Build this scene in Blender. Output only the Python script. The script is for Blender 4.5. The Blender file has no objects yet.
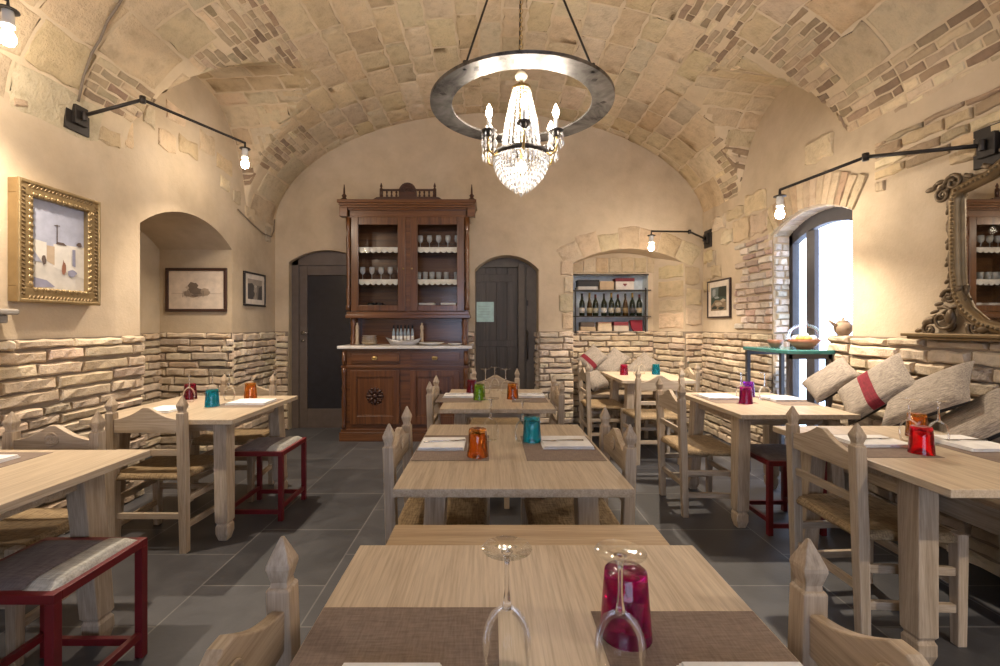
import bpy, bmesh, math, random
from mathutils import Vector, Matrix
C = bpy.context.scene.collection
PI = math.pi
rng = random.Random(7)

# ------------------------------------------------------------------ camera, sky, exposure
cam_data = bpy.data.cameras.new('camera')
cam = bpy.data.objects.new('camera', cam_data)
C.objects.link(cam)
cam.location = (0, 0, 1.30)
cam.rotation_euler = (PI / 2, 0, 0)
cam_data.sensor_width = 36.0
cam_data.lens = 455 * 36.0 / 1000.0
cam_data.shift_x = 0.010
cam_data.shift_y = -0.008
cam_data.clip_start = 0.02
bpy.context.scene.camera = cam

world = bpy.data.worlds.new('daylight')
bpy.context.scene.world = world
world.use_nodes = True
bg = world.node_tree.nodes['Background']
bg.inputs[0].default_value = (0.62, 0.73, 1.0, 1)
bg.inputs[1].default_value = 5.2

vs = bpy.context.scene.view_settings
vs.view_transform = 'Standard'
vs.look = 'None'
vs.gamma = 1.0
vs.use_curve_mapping = False
vs.exposure = 0.08
SPOT = 165.0          # watts of the extra downward spot added under each bulb
BULB = 330.0          # radiance of the bare wall-lamp bulbs
CANDLE = 430.0        # radiance of the chandelier candles
WARM = (1.0, 0.84, 0.66)

# ------------------------------------------------------------------ mesh helpers
class MB:
    def __init__(s):
        s.v = []; s.f = []; s.m = []; s.sm = []; s.c = {}
    def add(s, vs, fs, mi=0, smooth=False, col=None):
        o = len(s.v)
        s.v += [tuple(p) for p in vs]
        for f in fs:
            s.f.append([o + i for i in f]); s.m.append(mi); s.sm.append(smooth)
        if col is not None:
            for i in range(len(vs)): s.c[o + i] = col
        return s
    def box(s, x0, x1, y0, y1, z0, z1, mi=0, col=None):
        v = [(x0,y0,z0),(x1,y0,z0),(x1,y1,z0),(x0,y1,z0),(x0,y0,z1),(x1,y0,z1),(x1,y1,z1),(x0,y1,z1)]
        return s.add(v, [(3,2,1,0),(4,5,6,7),(0,1,5,4),(1,2,6,5),(2,3,7,6),(3,0,4,7)], mi, False, col)
    def bar(s, p, q, w, h, w2=None, h2=None, up=(0,0,1), mi=0):
        p = Vector(p); q = Vector(q); d = (q - p).normalized()
        up = Vector(up)
        if abs(d.dot(up)) > 0.95: up = Vector((0, 1, 0))
        a = d.cross(up).normalized(); b = a.cross(d).normalized()
        w2 = w if w2 is None else w2; h2 = h if h2 is None else h2
        v = []
        for c, ww, hh in ((p, w, h), (q, w2, h2)):
            for sa, sb in ((-1,-1),(1,-1),(1,1),(-1,1)):
                v.append(c + a*sa*ww/2 + b*sb*hh/2)
        return s.add(v, [(3,2,1,0),(4,5,6,7),(0,1,5,4),(1,2,6,5),(2,3,7,6),(3,0,4,7)], mi)
    def stackbar(s, secs, mi=0):
        """square sections (cx, cy, z, wx, wy) joined upward"""
        v = []; f = []
        for cx, cy, z, wx, wy in secs:
            for sa, sb in ((-1,-1),(1,-1),(1,1),(-1,1)):
                v.append((cx + sa*wx/2, cy + sb*wy/2, z))
        n = len(secs)
        f.append((3,2,1,0)); f.append(tuple(4*(n-1)+i for i in range(4)))
        for k in range(n-1):
            for i in range(4):
                j = (i+1) % 4
                f.append((4*k+i, 4*k+j, 4*k+4+j, 4*k+4+i))
        return s.add(v, f, mi)
    def tube(s, path, r, n=8, mi=0, smooth=True, closed=False):
        P = [Vector(p) for p in path]; m = len(P)
        R = r if isinstance(r, (list, tuple)) else [r]*m
        v = []; f = []
        prev = None
        for i, p in enumerate(P):
            if closed: d = (P[(i+1) % m] - P[i-1]).normalized()
            else: d = (P[min(i+1, m-1)] - P[max(i-1, 0)]).normalized()
            if prev is None:
                u = Vector((0,0,1)) if abs(d.z) < 0.9 else Vector((1,0,0))
                a = d.cross(u).normalized()
            else:
                a = (prev - d*prev.dot(d))
                a = a.normalized() if a.length > 1e-6 else d.orthogonal().normalized()
            prev = a
            b = d.cross(a)
            for k in range(n):
                t = 2*PI*k/n
                v.append(p + a*math.cos(t)*R[i] + b*math.sin(t)*R[i])
        for i in range(m if closed else m-1):
            j = (i+1) % m
            for k in range(n):
                l = (k+1) % n
                f.append((i*n+k, i*n+l, j*n+l, j*n+k))
        if not closed:
            f.append(tuple(range(n-1, -1, -1))); f.append(tuple((m-1)*n+k for k in range(n)))
        return s.add(v, f, mi, smooth)
    def lathe(s, prof, n=20, c=(0,0,0), mi=0, smooth=True, axis='z', closed=False):
        v = []; f = []
        for r, z in prof:
            for k in range(n):
                t = 2*PI*k/n
                p = (r*math.cos(t), r*math.sin(t), z)
                if axis == 'y': p = (p[0], -p[2], p[1])
                if axis == 'x': p = (p[2], p[0], p[1])
                v.append((p[0]+c[0], p[1]+c[1], p[2]+c[2]))
        m = len(prof)
        for i in range(m if closed else m-1):
            j = (i+1) % m
            for k in range(n):
                l = (k+1) % n
                f.append((i*n+k, i*n+l, j*n+l, j*n+k))
        if not closed:
            if prof[0][0] > 1e-5: f.append(tuple(range(n-1, -1, -1)))
            if prof[-1][0] > 1e-5: f.append(tuple((m-1)*n+k for k in range(n)))
        return s.add(v, f, mi, smooth)
    def prism(s, poly, axis, t0, t1, mi=0, smooth=False):
        """polygon in the two other axes, extruded along axis"""
        def P(a, b, t):
            return {'x': (t,a,b), 'y': (a,t,b), 'z': (a,b,t)}[axis]
        n = len(poly)
        v = [P(a,b,t0) for a,b in poly] + [P(a,b,t1) for a,b in poly]
        f = [tuple(range(n-1,-1,-1)), tuple(range(n,2*n))]
        s.add(v, f, mi, False)
        o = len(s.v) - 2*n
        for i in range(n):
            j = (i+1) % n
            s.f.append([o+i, o+j, o+n+j, o+n+i]); s.m.append(mi); s.sm.append(smooth)
        return s
    def ball(s, c, r, n=8, m=6, sc=(1,1,1), mi=0, rot=None, col=None):
        v = []; f = []
        for i in range(m+1):
            t = PI*i/m
            for k in range(n):
                a = 2*PI*k/n
                p = Vector((math.sin(t)*math.cos(a)*r*sc[0], math.sin(t)*math.sin(a)*r*sc[1], math.cos(t)*r*sc[2]))
                if rot: p = rot @ p
                v.append(p + Vector(c))
        for i in range(m):
            for k in range(n):
                l = (k+1) % n
                f.append((i*n+k, i*n+l, (i+1)*n+l, (i+1)*n+k))
        return s.add(v, f, mi, True, col)
    def build(s, name, mat, parent=None, bevel=0, label=None, recalc=True, seg=2, merge=False):
        me = bpy.data.meshes.new(name)
        me.from_pydata(s.v, [], s.f)
        mats = mat if isinstance(mat, (list, tuple)) else [mat]
        for m in mats: me.materials.append(m)
        me.polygons.foreach_set('material_index', s.m)
        me.polygons.foreach_set('use_smooth', s.sm)
        if s.c:
            at = me.color_attributes.new('Col', 'FLOAT_COLOR', 'POINT')
            flat = []
            for i in range(len(s.v)):
                c = s.c.get(i, (.5,.4,.3)); flat += [c[0], c[1], c[2], 1.0]
            at.data.foreach_set('color', flat)
        if recalc or merge:
            bm = bmesh.new(); bm.from_mesh(me)
            if merge: bmesh.ops.remove_doubles(bm, verts=bm.verts, dist=1e-5)
            if recalc: bmesh.ops.recalc_face_normals(bm, faces=bm.faces)
            bm.to_mesh(me); bm.free()
        o = bpy.data.objects.new(name, me)
        C.objects.link(o)
        if parent: o.parent = parent
        if bevel:
            b = o.modifiers.new('soft_edges', 'BEVEL'); b.width = bevel; b.segments = seg
            b.limit_method = 'ANGLE'; b.angle_limit = math.radians(40)
        if label: o['label'] = label
        return o

def tag(o, label, cat, group=None, kind=None):
    o['label'] = label; o['category'] = cat
    if group: o['group'] = group
    if kind: o['kind'] = kind
    return o
def thing(name, label, cat, loc=(0,0,0), rz=0, group=None):
    o = bpy.data.objects.new(name, None); C.objects.link(o)
    o.empty_display_size = 0.1
    o.location = loc; o.rotation_euler = (0, 0, rz)
    return tag(o, label, cat, group)
def struct(o, label=None):
    o['kind'] = 'structure'
    if label: o['label'] = label
    return o
KIDS = {}
def copy_tree(src, parent=None):
    c = src.copy(); C.objects.link(c)
    if parent: c.parent = parent
    for ch in list(src.children): copy_tree(ch, c)
    return c
def again(src, label, loc, rz=0, group=None):
    c = copy_tree(src)
    c.location = loc; c.rotation_euler = (0, 0, rz); c['label'] = label
    if group: c['group'] = group
    return c

# ------------------------------------------------------------------ materials
def nmat(name):
    m = bpy.data.materials.new(name); m.use_nodes = True
    nt = m.node_tree; b = nt.nodes['Principled BSDF']
    return m, nt, b
def nd(nt, typ, **kw):
    n = nt.nodes.new(typ)
    for k, v in kw.items():
        if k == 'ins':
            for a, b in v.items(): n.inputs[a].default_value = b
        else: setattr(n, k, v)
    return n
def ramp(nt, fac, stops):
    r = nt.nodes.new('ShaderNodeValToRGB')
    e = r.color_ramp.elements
    while len(e) < len(stops): e.new(0.5)
    for x, (p, c) in zip(e, stops):
        x.position = p; x.color = (c[0], c[1], c[2], 1)
    nt.links.new(fac, r.inputs[0])
    return r.outputs[0]
def coords(nt, scale=(1,1,1), kind='Object'):
    t = nt.nodes.new('ShaderNodeTexCoord'); mp = nt.nodes.new('ShaderNodeMapping')
    mp.inputs['Scale'].default_value = scale
    nt.links.new(t.outputs[kind], mp.inputs[0])
    return mp.outputs[0]
def noise(nt, vec, scale, detail=4, rough=.55, dist=0):
    n = nd(nt, 'ShaderNodeTexNoise', ins={'Scale': scale, 'Detail': detail, 'Roughness': rough, 'Distortion': dist})
    nt.links.new(vec, n.inputs['Vector'])
    return n.outputs[0]
def bump(nt, b, h, strength=.3, dist=.01):
    n = nd(nt, 'ShaderNodeBump', ins={'Strength': strength, 'Distance': dist})
    nt.links.new(h, n.inputs['Height']); nt.links.new(n.outputs[0], b.inputs['Normal'])
def mixc(nt, f, a, b, typ='MIX'):
    n = nd(nt, 'ShaderNodeMix', data_type='RGBA', blend_type=typ)
    for s, x in ((0, f), (6, a), (7, b)):
        if hasattr(x, 'is_linked') or hasattr(x, 'links'): nt.links.new(x, n.inputs[s])
        elif s == 0: n.inputs[0].default_value = x
        else: n.inputs[s].default_value = (x[0], x[1], x[2], 1)
    return n.outputs[2]

def plain(name, col, rough=.5, metal=0, emit=None, strength=0, coat=0):
    m, nt, b = nmat(name)
    b.inputs['Base Color'].default_value = (*col, 1)
    b.inputs['Roughness'].default_value = rough
    b.inputs['Metallic'].default_value = metal
    if coat: b.inputs['Coat Weight'].default_value = coat
    v = coords(nt)
    c = ramp(nt, noise(nt, v, 14, 4), [(.25, [x*.82 for x in col]), (.75, [min(1, x*1.12) for x in col])])
    nt.links.new(c, b.inputs['Base Color'])
    if emit:
        b.inputs['Emission Color'].default_value = (*emit, 1)
        b.inputs['Emission Strength'].default_value = strength
    return m
def wood(name, dark, mid, light, axis='y', rough=.5, scale=1.0, bumps=.25, coat=0, seam=False):
    m, nt, b = nmat(name)
    st = {'x': (1.0,26,26), 'y': (26,1.0,26), 'z': (26,26,1.0)}[axis]
    v = coords(nt, [q*scale for q in st])
    oi = nt.nodes.new('ShaderNodeObjectInfo')
    add = nd(nt, 'ShaderNodeVectorMath', operation='ADD')
    sc = nd(nt, 'ShaderNodeVectorMath', operation='SCALE'); sc.inputs[3].default_value = 9.0
    cmb = nt.nodes.new('ShaderNodeCombineXYZ')
    for i in range(3): nt.links.new(oi.outputs['Random'], cmb.inputs[i])
    nt.links.new(cmb.outputs[0], sc.inputs[0])
    nt.links.new(v, add.inputs[0]); nt.links.new(sc.outputs[0], add.inputs[1])
    g = noise(nt, add.outputs[0], 1.5, 8, .66, .30)
    fine = noise(nt, add.outputs[0], 7.0, 3, .6)
    c = ramp(nt, g, [(.28, dark), (.48, mid), (.72, light)])
    c2 = ramp(nt, fine, [(.3, (.66,.63,.60)), (.6, (1,1,1))])
    c = mixc(nt, .75, c, c2, 'MULTIPLY')
    br = nd(nt, 'ShaderNodeMapRange', ins={3: .88, 4: 1.10}); nt.links.new(oi.outputs['Random'], br.inputs[0])
    hs = nd(nt, 'ShaderNodeHueSaturation'); nt.links.new(br.outputs[0], hs.inputs['Value']); nt.links.new(c, hs.inputs['Color'])
    nt.links.new(hs.outputs[0], b.inputs['Base Color'])
    b.inputs['Roughness'].default_value = rough
    if coat: b.inputs['Coat Weight'].default_value = coat; b.inputs['Coat Roughness'].default_value = .15
    bump(nt, b, fine, bumps, .002)
    return m
def fabric(name, a, c2, scale=300, rough=.95, bumps=.5, warp=.5):
    m, nt, b = nmat(name)
    v = coords(nt, (1,1,1))
    w1 = nd(nt, 'ShaderNodeTexNoise', ins={'Scale': 1.0, 'Detail': 3.0}); nt.links.new(coords(nt, (scale*.12, scale, scale)), w1.inputs['Vector'])
    w2 = noise(nt, coords(nt, (scale, scale*.12, scale*.4)), 1.0, 3)
    mx = nd(nt, 'ShaderNodeMath', operation='ADD'); nt.links.new(w1.outputs[0], mx.inputs[0])
    mx.operation = 'MULTIPLY_ADD'; mx.inputs[1].default_value = 1-warp
    k2 = nd(nt, 'ShaderNodeMath', operation='MULTIPLY'); k2.inputs[1].default_value = warp; nt.links.new(w2, k2.inputs[0]); nt.links.new(k2.outputs[0], mx.inputs[2]); hf = mx
    c = ramp(nt, hf.outputs[0], [(.36, a), (.62, c2)])
    nt.links.new(c, b.inputs['Base Color']); b.inputs['Roughness'].default_value = rough
    bump(nt, b, hf.outputs[0], bumps, .003)
    return m
def attr_stone(name, nscale=18, bumps=.6, rough=.92, grit=.35, gain=1.0):
    m, nt, b = nmat(name)
    at = nd(nt, 'ShaderNodeAttribute', attribute_name='Col')
    v = coords(nt)
    n1 = noise(nt, v, nscale, 6, .62); n2 = noise(nt, v, nscale*5, 3, .6)
    k = ramp(nt, n1, [(.25, (.68*gain,.66*gain,.62*gain)), (.5, (gain,gain,gain)), (.8, (1.18*gain,1.15*gain,1.1*gain))])
    c = mixc(nt, .8, at.outputs[0], k, 'MULTIPLY')
    nt.links.new(c, b.inputs['Base Color']); b.inputs['Roughness'].default_value = rough
    ad = nd(nt, 'ShaderNodeMath', operation='MULTIPLY_ADD'); ad.inputs[1].default_value = grit
    nt.links.new(n2, ad.inputs[0]); nt.links.new(n1, ad.inputs[2])
    bump(nt, b, ad.outputs[0], bumps, .02)
    return m
def plaster(name, a, c2, stain):
    m, nt, b = nmat(name)
    v = coords(nt)
    big = noise(nt, v, .9, 5, .6, .4); mid = noise(nt, v, 5, 5, .6); fine = noise(nt, v, 60, 4, .65)
    c = ramp(nt, big, [(.28, stain), (.46, a), (.72, c2)])
    k = ramp(nt, mid, [(.3, (.88,.87,.85)), (.7, (1.05,1.04,1.03))])
    c = mixc(nt, .9, c, k, 'MULTIPLY')
    nt.links.new(c, b.inputs['Base Color']); b.inputs['Roughness'].default_value = .9
    ad = nd(nt, 'ShaderNodeMath', operation='MULTIPLY_ADD'); ad.inputs[1].default_value = .25
    nt.links.new(fine, ad.inputs[0]); nt.links.new(mid, ad.inputs[2])
    bump(nt, b, ad.outputs[0], .25, .03)
    return m
def thin_glass(name, tint=(1,1,1), facing=.35, rough=.02, spec=1.0):
    """thin clear wall: passes light straight, mirrors more at glancing angles"""
    m = bpy.data.materials.new(name); m.use_nodes = True
    nt = m.node_tree; nt.nodes.clear()
    out = nt.nodes.new('ShaderNodeOutputMaterial')
    tr = nd(nt, 'ShaderNodeBsdfTransparent'); tr.inputs[0].default_value = (*tint, 1)
    gl = nd(nt, 'ShaderNodeBsdfGlossy'); gl.inputs['Roughness'].default_value = rough
    gl.inputs[0].default_value = (spec, spec, spec, 1)
    fr = nd(nt, 'ShaderNodeLayerWeight'); fr.inputs[0].default_value = facing
    mx = nt.nodes.new('ShaderNodeMixShader')
    lim = nd(nt, 'ShaderNodeMath', operation='MULTIPLY'); lim.inputs[1].default_value = .50; nt.links.new(fr.outputs['Fresnel'], lim.inputs[0]); nt.links.new(lim.outputs[0], mx.inputs[0]); nt.links.new(tr.outputs[0], mx.inputs[1]); nt.links.new(gl.outputs[0], mx.inputs[2])
    nt.links.new(mx.outputs[0], out.inputs[0])
    return m
def colour_glass(name, col, rough=.03):
    m, nt, b = nmat(name)
    b.inputs['Base Color'].default_value = (*col, 1)
    b.inputs['Transmission Weight'].default_value = .93
    b.inputs['Roughness'].default_value = rough
    b.inputs['IOR'].default_value = 1.45
    return m
def emitter(name, col, strength):
    m, nt, b = nmat(name)
    b.inputs['Base Color'].default_value = (.9,.9,.85,1)
    b.inputs['Emission Color'].default_value = (*col, 1)
    b.inputs['Emission Strength'].default_value = strength
    return m

M = {}
W1 = ((.31,.235,.155), (.45,.355,.25), (.55,.45,.335))
M['wood_x'] = wood('pale_wood_x', *W1, axis='x'); M['wood_y'] = wood('pale_wood_y', *W1, axis='y'); M['wood_z'] = wood('pale_wood_z', *W1, axis='z')
M['table_y'] = wood('table_top_wood', (.42,.325,.215), (.54,.435,.31), (.62,.515,.38), axis='y', rough=.42, bumps=.12)
M['leaf_wood'] = wood('leaf_wood', (.40,.27,.15), (.50,.355,.205), (.56,.415,.25), axis='x', rough=.42, bumps=.12)
RD = ((.042,.013,.004), (.118,.041,.011), (.205,.084,.025))
M['cab_x'] = wood('walnut_x', *RD, axis='x', rough=.32, coat=.35, scale=.7); M['cab_z'] = wood('walnut_z', *RD, axis='z', rough=.32, coat=.35, scale=.7)
M['cab_dark'] = wood('dark_walnut', (.02,.007,.004), (.045,.015,.008), (.08,.028,.013), axis='x', rough=.4, scale=.7)
M['straw'] = fabric('woven_straw', (.15,.095,.045), (.37,.265,.14), scale=160, rough=.8, bumps=.9)
M['plaster'] = plaster('cream_plaster', (.53,.425,.30), (.60,.50,.375), (.41,.325,.225))
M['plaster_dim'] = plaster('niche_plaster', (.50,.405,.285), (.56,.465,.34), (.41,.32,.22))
M['stone'] = attr_stone('vault_stone', 11, .9, grit=.5); M['brick'] = attr_stone('wall_brick', 16, .7)
M['mortar'] = plaster('vault_mortar', (.60,.48,.33), (.66,.55,.40), (.50,.385,.25))
M['dado_mortar'] = plaster('brick_mortar', (.22,.175,.13), (.29,.235,.175), (.15,.12,.09))
M['iron'] = plain('dark_iron', (.030,.024,.020), .5, .3)
M['ring_iron'] = plain('worn_steel', (.20,.185,.175), .38, .9)
def patina():
    m, nt, b = nmat('worn_steel_patina')
    v = coords(nt); n1 = noise(nt, v, 5, 6, .65, .8); n2 = noise(nt, v, 40, 3)
    nt.links.new(ramp(nt, n1, [(.36, (.035,.03,.028)), (.5, (.16,.15,.14)), (.7, (.30,.285,.27))]), b.inputs['Base Color'])
    r = nd(nt, 'ShaderNodeMapRange', ins={3: .55, 4: .30}); nt.links.new(n1, r.inputs[0]); nt.links.new(r.outputs[0], b.inputs['Roughness'])
    b.inputs['Metallic'].default_value = .85; bump(nt, b, n2, .2, .003)
    return m
M['ring_iron'] = patina()
M['porcelain'] = plain('white_porcelain', (.80,.78,.74), .2)
M['bulb'] = emitter('lit_bulb', WARM, BULB); M['inner'] = emitter('lit_inner_bulb', (1.0,.88,.74), 130.0); M['candle'] = emitter('lit_candle_bulb', (1.0,.87,.72), CANDLE)
M['red'] = plain('red_paint', (.14,.008,.011), .38)
M['greyfab'] = fabric('grey_band_fabric', (.30,.29,.26), (.52,.51,.47), scale=170)
M['mauvefab'] = fabric('mauve_seat_fabric', (.095,.078,.085), (.175,.15,.155), scale=170)
M['mat'] = fabric('brown_placemat', (.17,.125,.10), (.255,.195,.155), scale=260, bumps=.3)
M['linen'] = fabric('taupe_linen', (.16,.135,.11), (.36,.31,.26), scale=230, warp=.22)
M['blackfab'] = plain('black_fabric', (.012,.011,.012), .95)
M['redfab'] = fabric('red_band_fabric', (.11,.006,.014), (.20,.014,.026), scale=150)
M['napkin'] = plain('white_napkin', (.80,.79,.78), .9)
M['steel'] = plain('cutlery_steel', (.62,.60,.57), .22, 1.0)
M['glass'] = thin_glass('wine_glass_wall', (.975,.98,.975), .21)
M['glass_solid'] = colour_glass('stem_glass', (.97,.98,.97)); M['glass_solid'].node_tree.nodes['Principled BSDF'].inputs['Transmission Weight'].default_value = 1
M['pane'] = thin_glass('window_pane', (.93,.96,.97), .12); M['cabpane'] = thin_glass('cabinet_pane', (.95,.95,.94), .12)
M['tumclear'] = colour_glass('clear_tumbler', (.93,.95,.97)); M['tumclear'].node_tree.nodes['Principled BSDF'].inputs['Transmission Weight'].default_value = .62
M['marble'] = plain('white_marble', (.66,.63,.60), .25)
M['lace'] = plain('white_lace', (.78,.76,.72), .95)
M['brass'] = plain('aged_brass', (.45,.32,.13), .35, .9)
M['white'] = plain('white_china', (.76,.75,.72), .25)
M['doorwood'] = wood('door_grey_wood', (.045,.035,.027), (.075,.060,.047), (.105,.086,.068), axis='z', rough=.55, scale=.6)
M['doormetal'] = plain('brown_door_frame', (.115,.088,.074), .5, .1)
M['darkglass'] = plain('dark_door_glass', (.022,.022,.028), .25)
M['winframe'] = plain('window_frame_grey', (.055,.05,.055), .45)
M['teal'] = plain('teal_glass_top', (.06,.23,.22), .12)
# ------------------------------------------------------------------ the room shell
XL, XR, YB, YF = -2.67, 2.645, 5.65, -3.0
A, B, ZS = 2.675, 1.43, 2.50
LUN = {-1: (4.15, .82, 1.06, .05), 1: (4.08, .74, .92, .14)}      # centre y, half width, rise, slope
DADO = 1.22

def wall_mesh(P, u0, u1, z0, z1, holes, nseg=14):
    """upright wall; P(u,z) gives the point; holes = (ua, ub, zb, crown) with crown(u) the arch line"""
    mb = MB()
    cuts = {u0, u1}
    for ua, ub, zb, cr in holes:
        for k in range(nseg+1): cuts.add(ua + (ub-ua)*k/nseg)
    cuts = sorted(cuts)
    for a, b in zip(cuts, cuts[1:]):
        mid = (a+b)/2; h = [q for q in holes if q[0] < mid < q[1]]
        def quad(za, zb_, zc, zd):
            mb.add([P(a,za), P(b,zb_), P(b,zc), P(a,zd)], [(0,1,2,3)])
        if h:
            ua, ub, zb, cr = h[0]
            if zb > z0: quad(z0, z0, zb, zb)
            quad(cr(a), cr(b), z1, z1)
        else: quad(z0, z0, z1, z1)
    return mb
def reveal(mb, P, ua, ub, zb, cr, d0, d1, nseg=14, sides=(1,1), sill=False, mi=0):
    """jambs, soffit and sill of a hole; P(u,z,d)"""
    for on, u in zip(sides, (ua, ub)):
        if on: mb.add([P(u,zb,d0), P(u,cr(u),d0), P(u,cr(u),d1), P(u,zb,d1)], [(0,1,2,3)], mi)
    for k in range(nseg):
        a = ua+(ub-ua)*k/nseg; b = ua+(ub-ua)*(k+1)/nseg
        mb.add([P(a,cr(a),d0), P(b,cr(b),d0), P(b,cr(b),d1), P(a,cr(a),d1)], [(0,1,2,3)], mi, True)
    if sill: mb.add([P(ua,zb,d0), P(ub,zb,d0), P(ub,zb,d1), P(ua,zb,d1)], [(0,1,2,3)], mi)
def seg_arch(ua, ub, zs, zc):
    c = (ua+ub)/2; h = (ub-ua)/2; r = zc-zs; R = (h*h+r*r)/(2*r)
    return lambda u: zc - R + math.sqrt(max(0, R*R-(u-c)**2))

# stones and bricks laid one by one: F(u,v,h) -> point
def lay(mb, F, u0, u1, v0, v1, h, nu=3, nv=2, col=(.5,.4,.3), jit=.004, inset=.006, rough=.25, smooth=False):
    i2 = inset*.35
    us = [u0, u0+i2] + [u0+inset+(u1-u0-2*inset)*k/(nu-1) for k in range(nu)] + [u1-i2, u1]
    vv = [v0, v0+i2] + [v0+inset+(v1-v0-2*inset)*k/(nv-1) for k in range(nv)] + [v1-i2, v1]
    n = len(us); m = len(vv); pts = []
    base = [[(0, 0)]*n for _ in vv]
    su = [rng.uniform(-jit, jit) for _ in range(n)]
    for j, v in enumerate(vv):
        for i, u in enumerate(us):
            q = min(i, n-1-i, j, m-1-j)
            hh = 0 if q == 0 else h*.62 if q == 1 else h*(1 + rng.uniform(-rough, rough))
            ju = jit if 2 <= i < n-2 else jit*.3
            dv = rng.uniform(-jit, jit)*.35
            if j <= 1: dv = jit*math.sin(u*37+v0*91)*.8
            if j >= m-2: dv = jit*math.sin(u*29+v1*71)*.8
            pts.append(F(u + rng.uniform(-ju, ju), v + dv, hh))
    fs = []
    for j in range(m-1):
        for i in range(n-1): fs.append((j*n+i, j*n+i+1, (j+1)*n+i+1, (j+1)*n+i))
    mb.add(pts, fs, 0, smooth, col)
def shade(c, lo=.8, hi=1.2, hue=.03):
    k = rng.uniform(lo, hi)
    return tuple(min(.95, x*k*(1+rng.uniform(-hue, hue))) for x in c)
def courses(mb, F, U, V, pitch, lens, gap, h, pal, keep=None, v0=0, u0=0, wav=.006, **kw):
    v = v0; row = 0
    while v < V - pitch*.5:
        ph = pitch*rng.uniform(.86, 1.14)
        if v + ph > V: ph = V - v
        u = u0 - rng.uniform(0, lens[1])
        while u < U:
            L = rng.uniform(*lens)
            a = max(u, u0)+gap/2; b = min(u+L, U)-gap/2
            dz = rng.uniform(-wav, wav)
            if b-a > .03 and (keep is None or keep((a+b)/2, v+ph/2)):
                lay(mb, F, a, b, v+gap/2+dz, v+ph-gap/2+dz, h*rng.uniform(.65, 1.15), col=shade(rng.choice(pal)), **kw)
            u += L
        v += ph; row += 1
PAL_D = [(.55,.445,.32), (.60,.49,.36), (.50,.40,.285), (.63,.52,.39), (.53,.42,.30), (.45,.365,.27)]
PAL_P = [(.48,.38,.32), (.54,.45,.38), (.42,.31,.26), (.60,.52,.45), (.47,.33,.27), (.60,.53,.46), (.58,.50,.44)]
PAL_S = [(.54,.42,.265), (.59,.47,.31), (.51,.395,.245), (.61,.50,.345), (.56,.44,.285), (.53,.42,.28), (.53,.43,.30)]
PAL_B = [(.32,.235,.15), (.37,.275,.175), (.27,.19,.125), (.42,.325,.215), (.29,.20,.13), (.45,.355,.24), (.40,.31,.205)]

# floor
def tile_mat():
    m, nt, b = nmat('slate_tiles')
    t = nt.nodes.new('ShaderNodeTexCoord')
    br = nd(nt, 'ShaderNodeTexBrick', offset=.5, ins={'Scale': 1.0, 'Mortar Size': .004, 'Mortar Smooth': .1, 'Bias': 0.0, 'Brick Width': .62, 'Row Height': .62})
    br.inputs['Color1'].default_value = (.052,.052,.056,1); br.inputs['Color2'].default_value = (.080,.079,.084,1); br.inputs['Mortar'].default_value = (.17,.165,.16,1)
    rot = nt.nodes.new('ShaderNodeMapping'); rot.inputs['Rotation'].default_value = (0,0,PI/2); rot.inputs['Location'].default_value = (.1,.2,0)
    nt.links.new(t.outputs['Object'], rot.inputs[0]); nt.links.new(rot.outputs[0], br.inputs['Vector'])
    n1 = noise(nt, t.outputs['Object'], 5, 7, .65, .6); n2 = noise(nt, t.outputs['Object'], 45, 4, .6)
    k = ramp(nt, n1, [(.3, (.66,.66,.68)), (.55, (1,1,1)), (.8, (1.5,1.45,1.4))])
    c = mixc(nt, .9, br.outputs['Color'], k, 'MULTIPLY')
    nt.links.new(c, b.inputs['Base Color'])
    r = nd(nt, 'ShaderNodeMapRange', ins={3: .34, 4: .62}); nt.links.new(n1, r.inputs[0]); nt.links.new(r.outputs[0], b.inputs['Roughness'])
    ad = nd(nt, 'ShaderNodeMath', operation='MULTIPLY_ADD'); ad.inputs[1].default_value = .4
    nt.links.new(n2, ad.inputs[0]); nt.links.new(n1, ad.inputs[2])
    inv = nd(nt, 'ShaderNodeMath', operation='SUBTRACT'); nt.links.new(ad.outputs[0], inv.inputs[0]); nt.links.new(br.outputs['Fac'], inv.inputs[1])
    bump(nt, b, inv.outputs[0], .25, .006)
    return m
M['tiles'] = tile_mat()
mb = MB(); mb.box(XL-.95, XR+.4, YF-.2, YB+.9, -.1, 0)
struct(mb.build('floor', M['tiles']), 'dark grey slate tile floor')

# vault height field
def main_z(x): return ZS + B*math.sqrt(max(0, 1-(x/A)**2))
def lun_z(x, y):
    yc, w, r, sl = LUN[1 if x > 0 else -1]
    t = (y-yc)/w
    if abs(t) >= 1: return -9
    return ZS + r*math.sqrt(1-t*t) + sl*(A-abs(x))
def vault(x, y, h=0):
    x = max(-A, min(A, x)); zm = main_z(x); zl = lun_z(x, y)
    if zl > zm:
        yc = LUN[1 if x > 0 else -1][0]
        p = Vector((x, y, zl)); n = Vector((0, yc-y, -(zl-ZS+.25))).normalized()
    else:
        p = Vector((x, y, zm)); n = Vector((-x, 0, -(zm-ZS)*3.46)).normalized()
    return p + n*h
def gap_to_groin(x, y): return main_z(x) - lun_z(x, y)

mb = MB()
NT = 220
ths = [PI*k/NT for k in range(NT+1)]
ys = []
y = YF
while y < YB - 1e-6:
    ys.append(y); y += .30 if y < 2.4 else .045
ys.append(YB+.01)
idx = {}
V = []
for j, y in enumerate(ys):
    for i, t in enumerate(ths):
        V.append(vault(-A*math.cos(t), y))
n = NT+1
mb.add(V, [(j*n+i, j*n+i+1, (j+1)*n+i+1, (j+1)*n+i) for j in range(len(ys)-1) for i in range(NT)], 0, True)
# wide side strips closing the vault onto the walls
ceil = struct(mb.build('ceiling', M['mortar'], recalc=False), 'cream stone and brick barrel vault')

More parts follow.
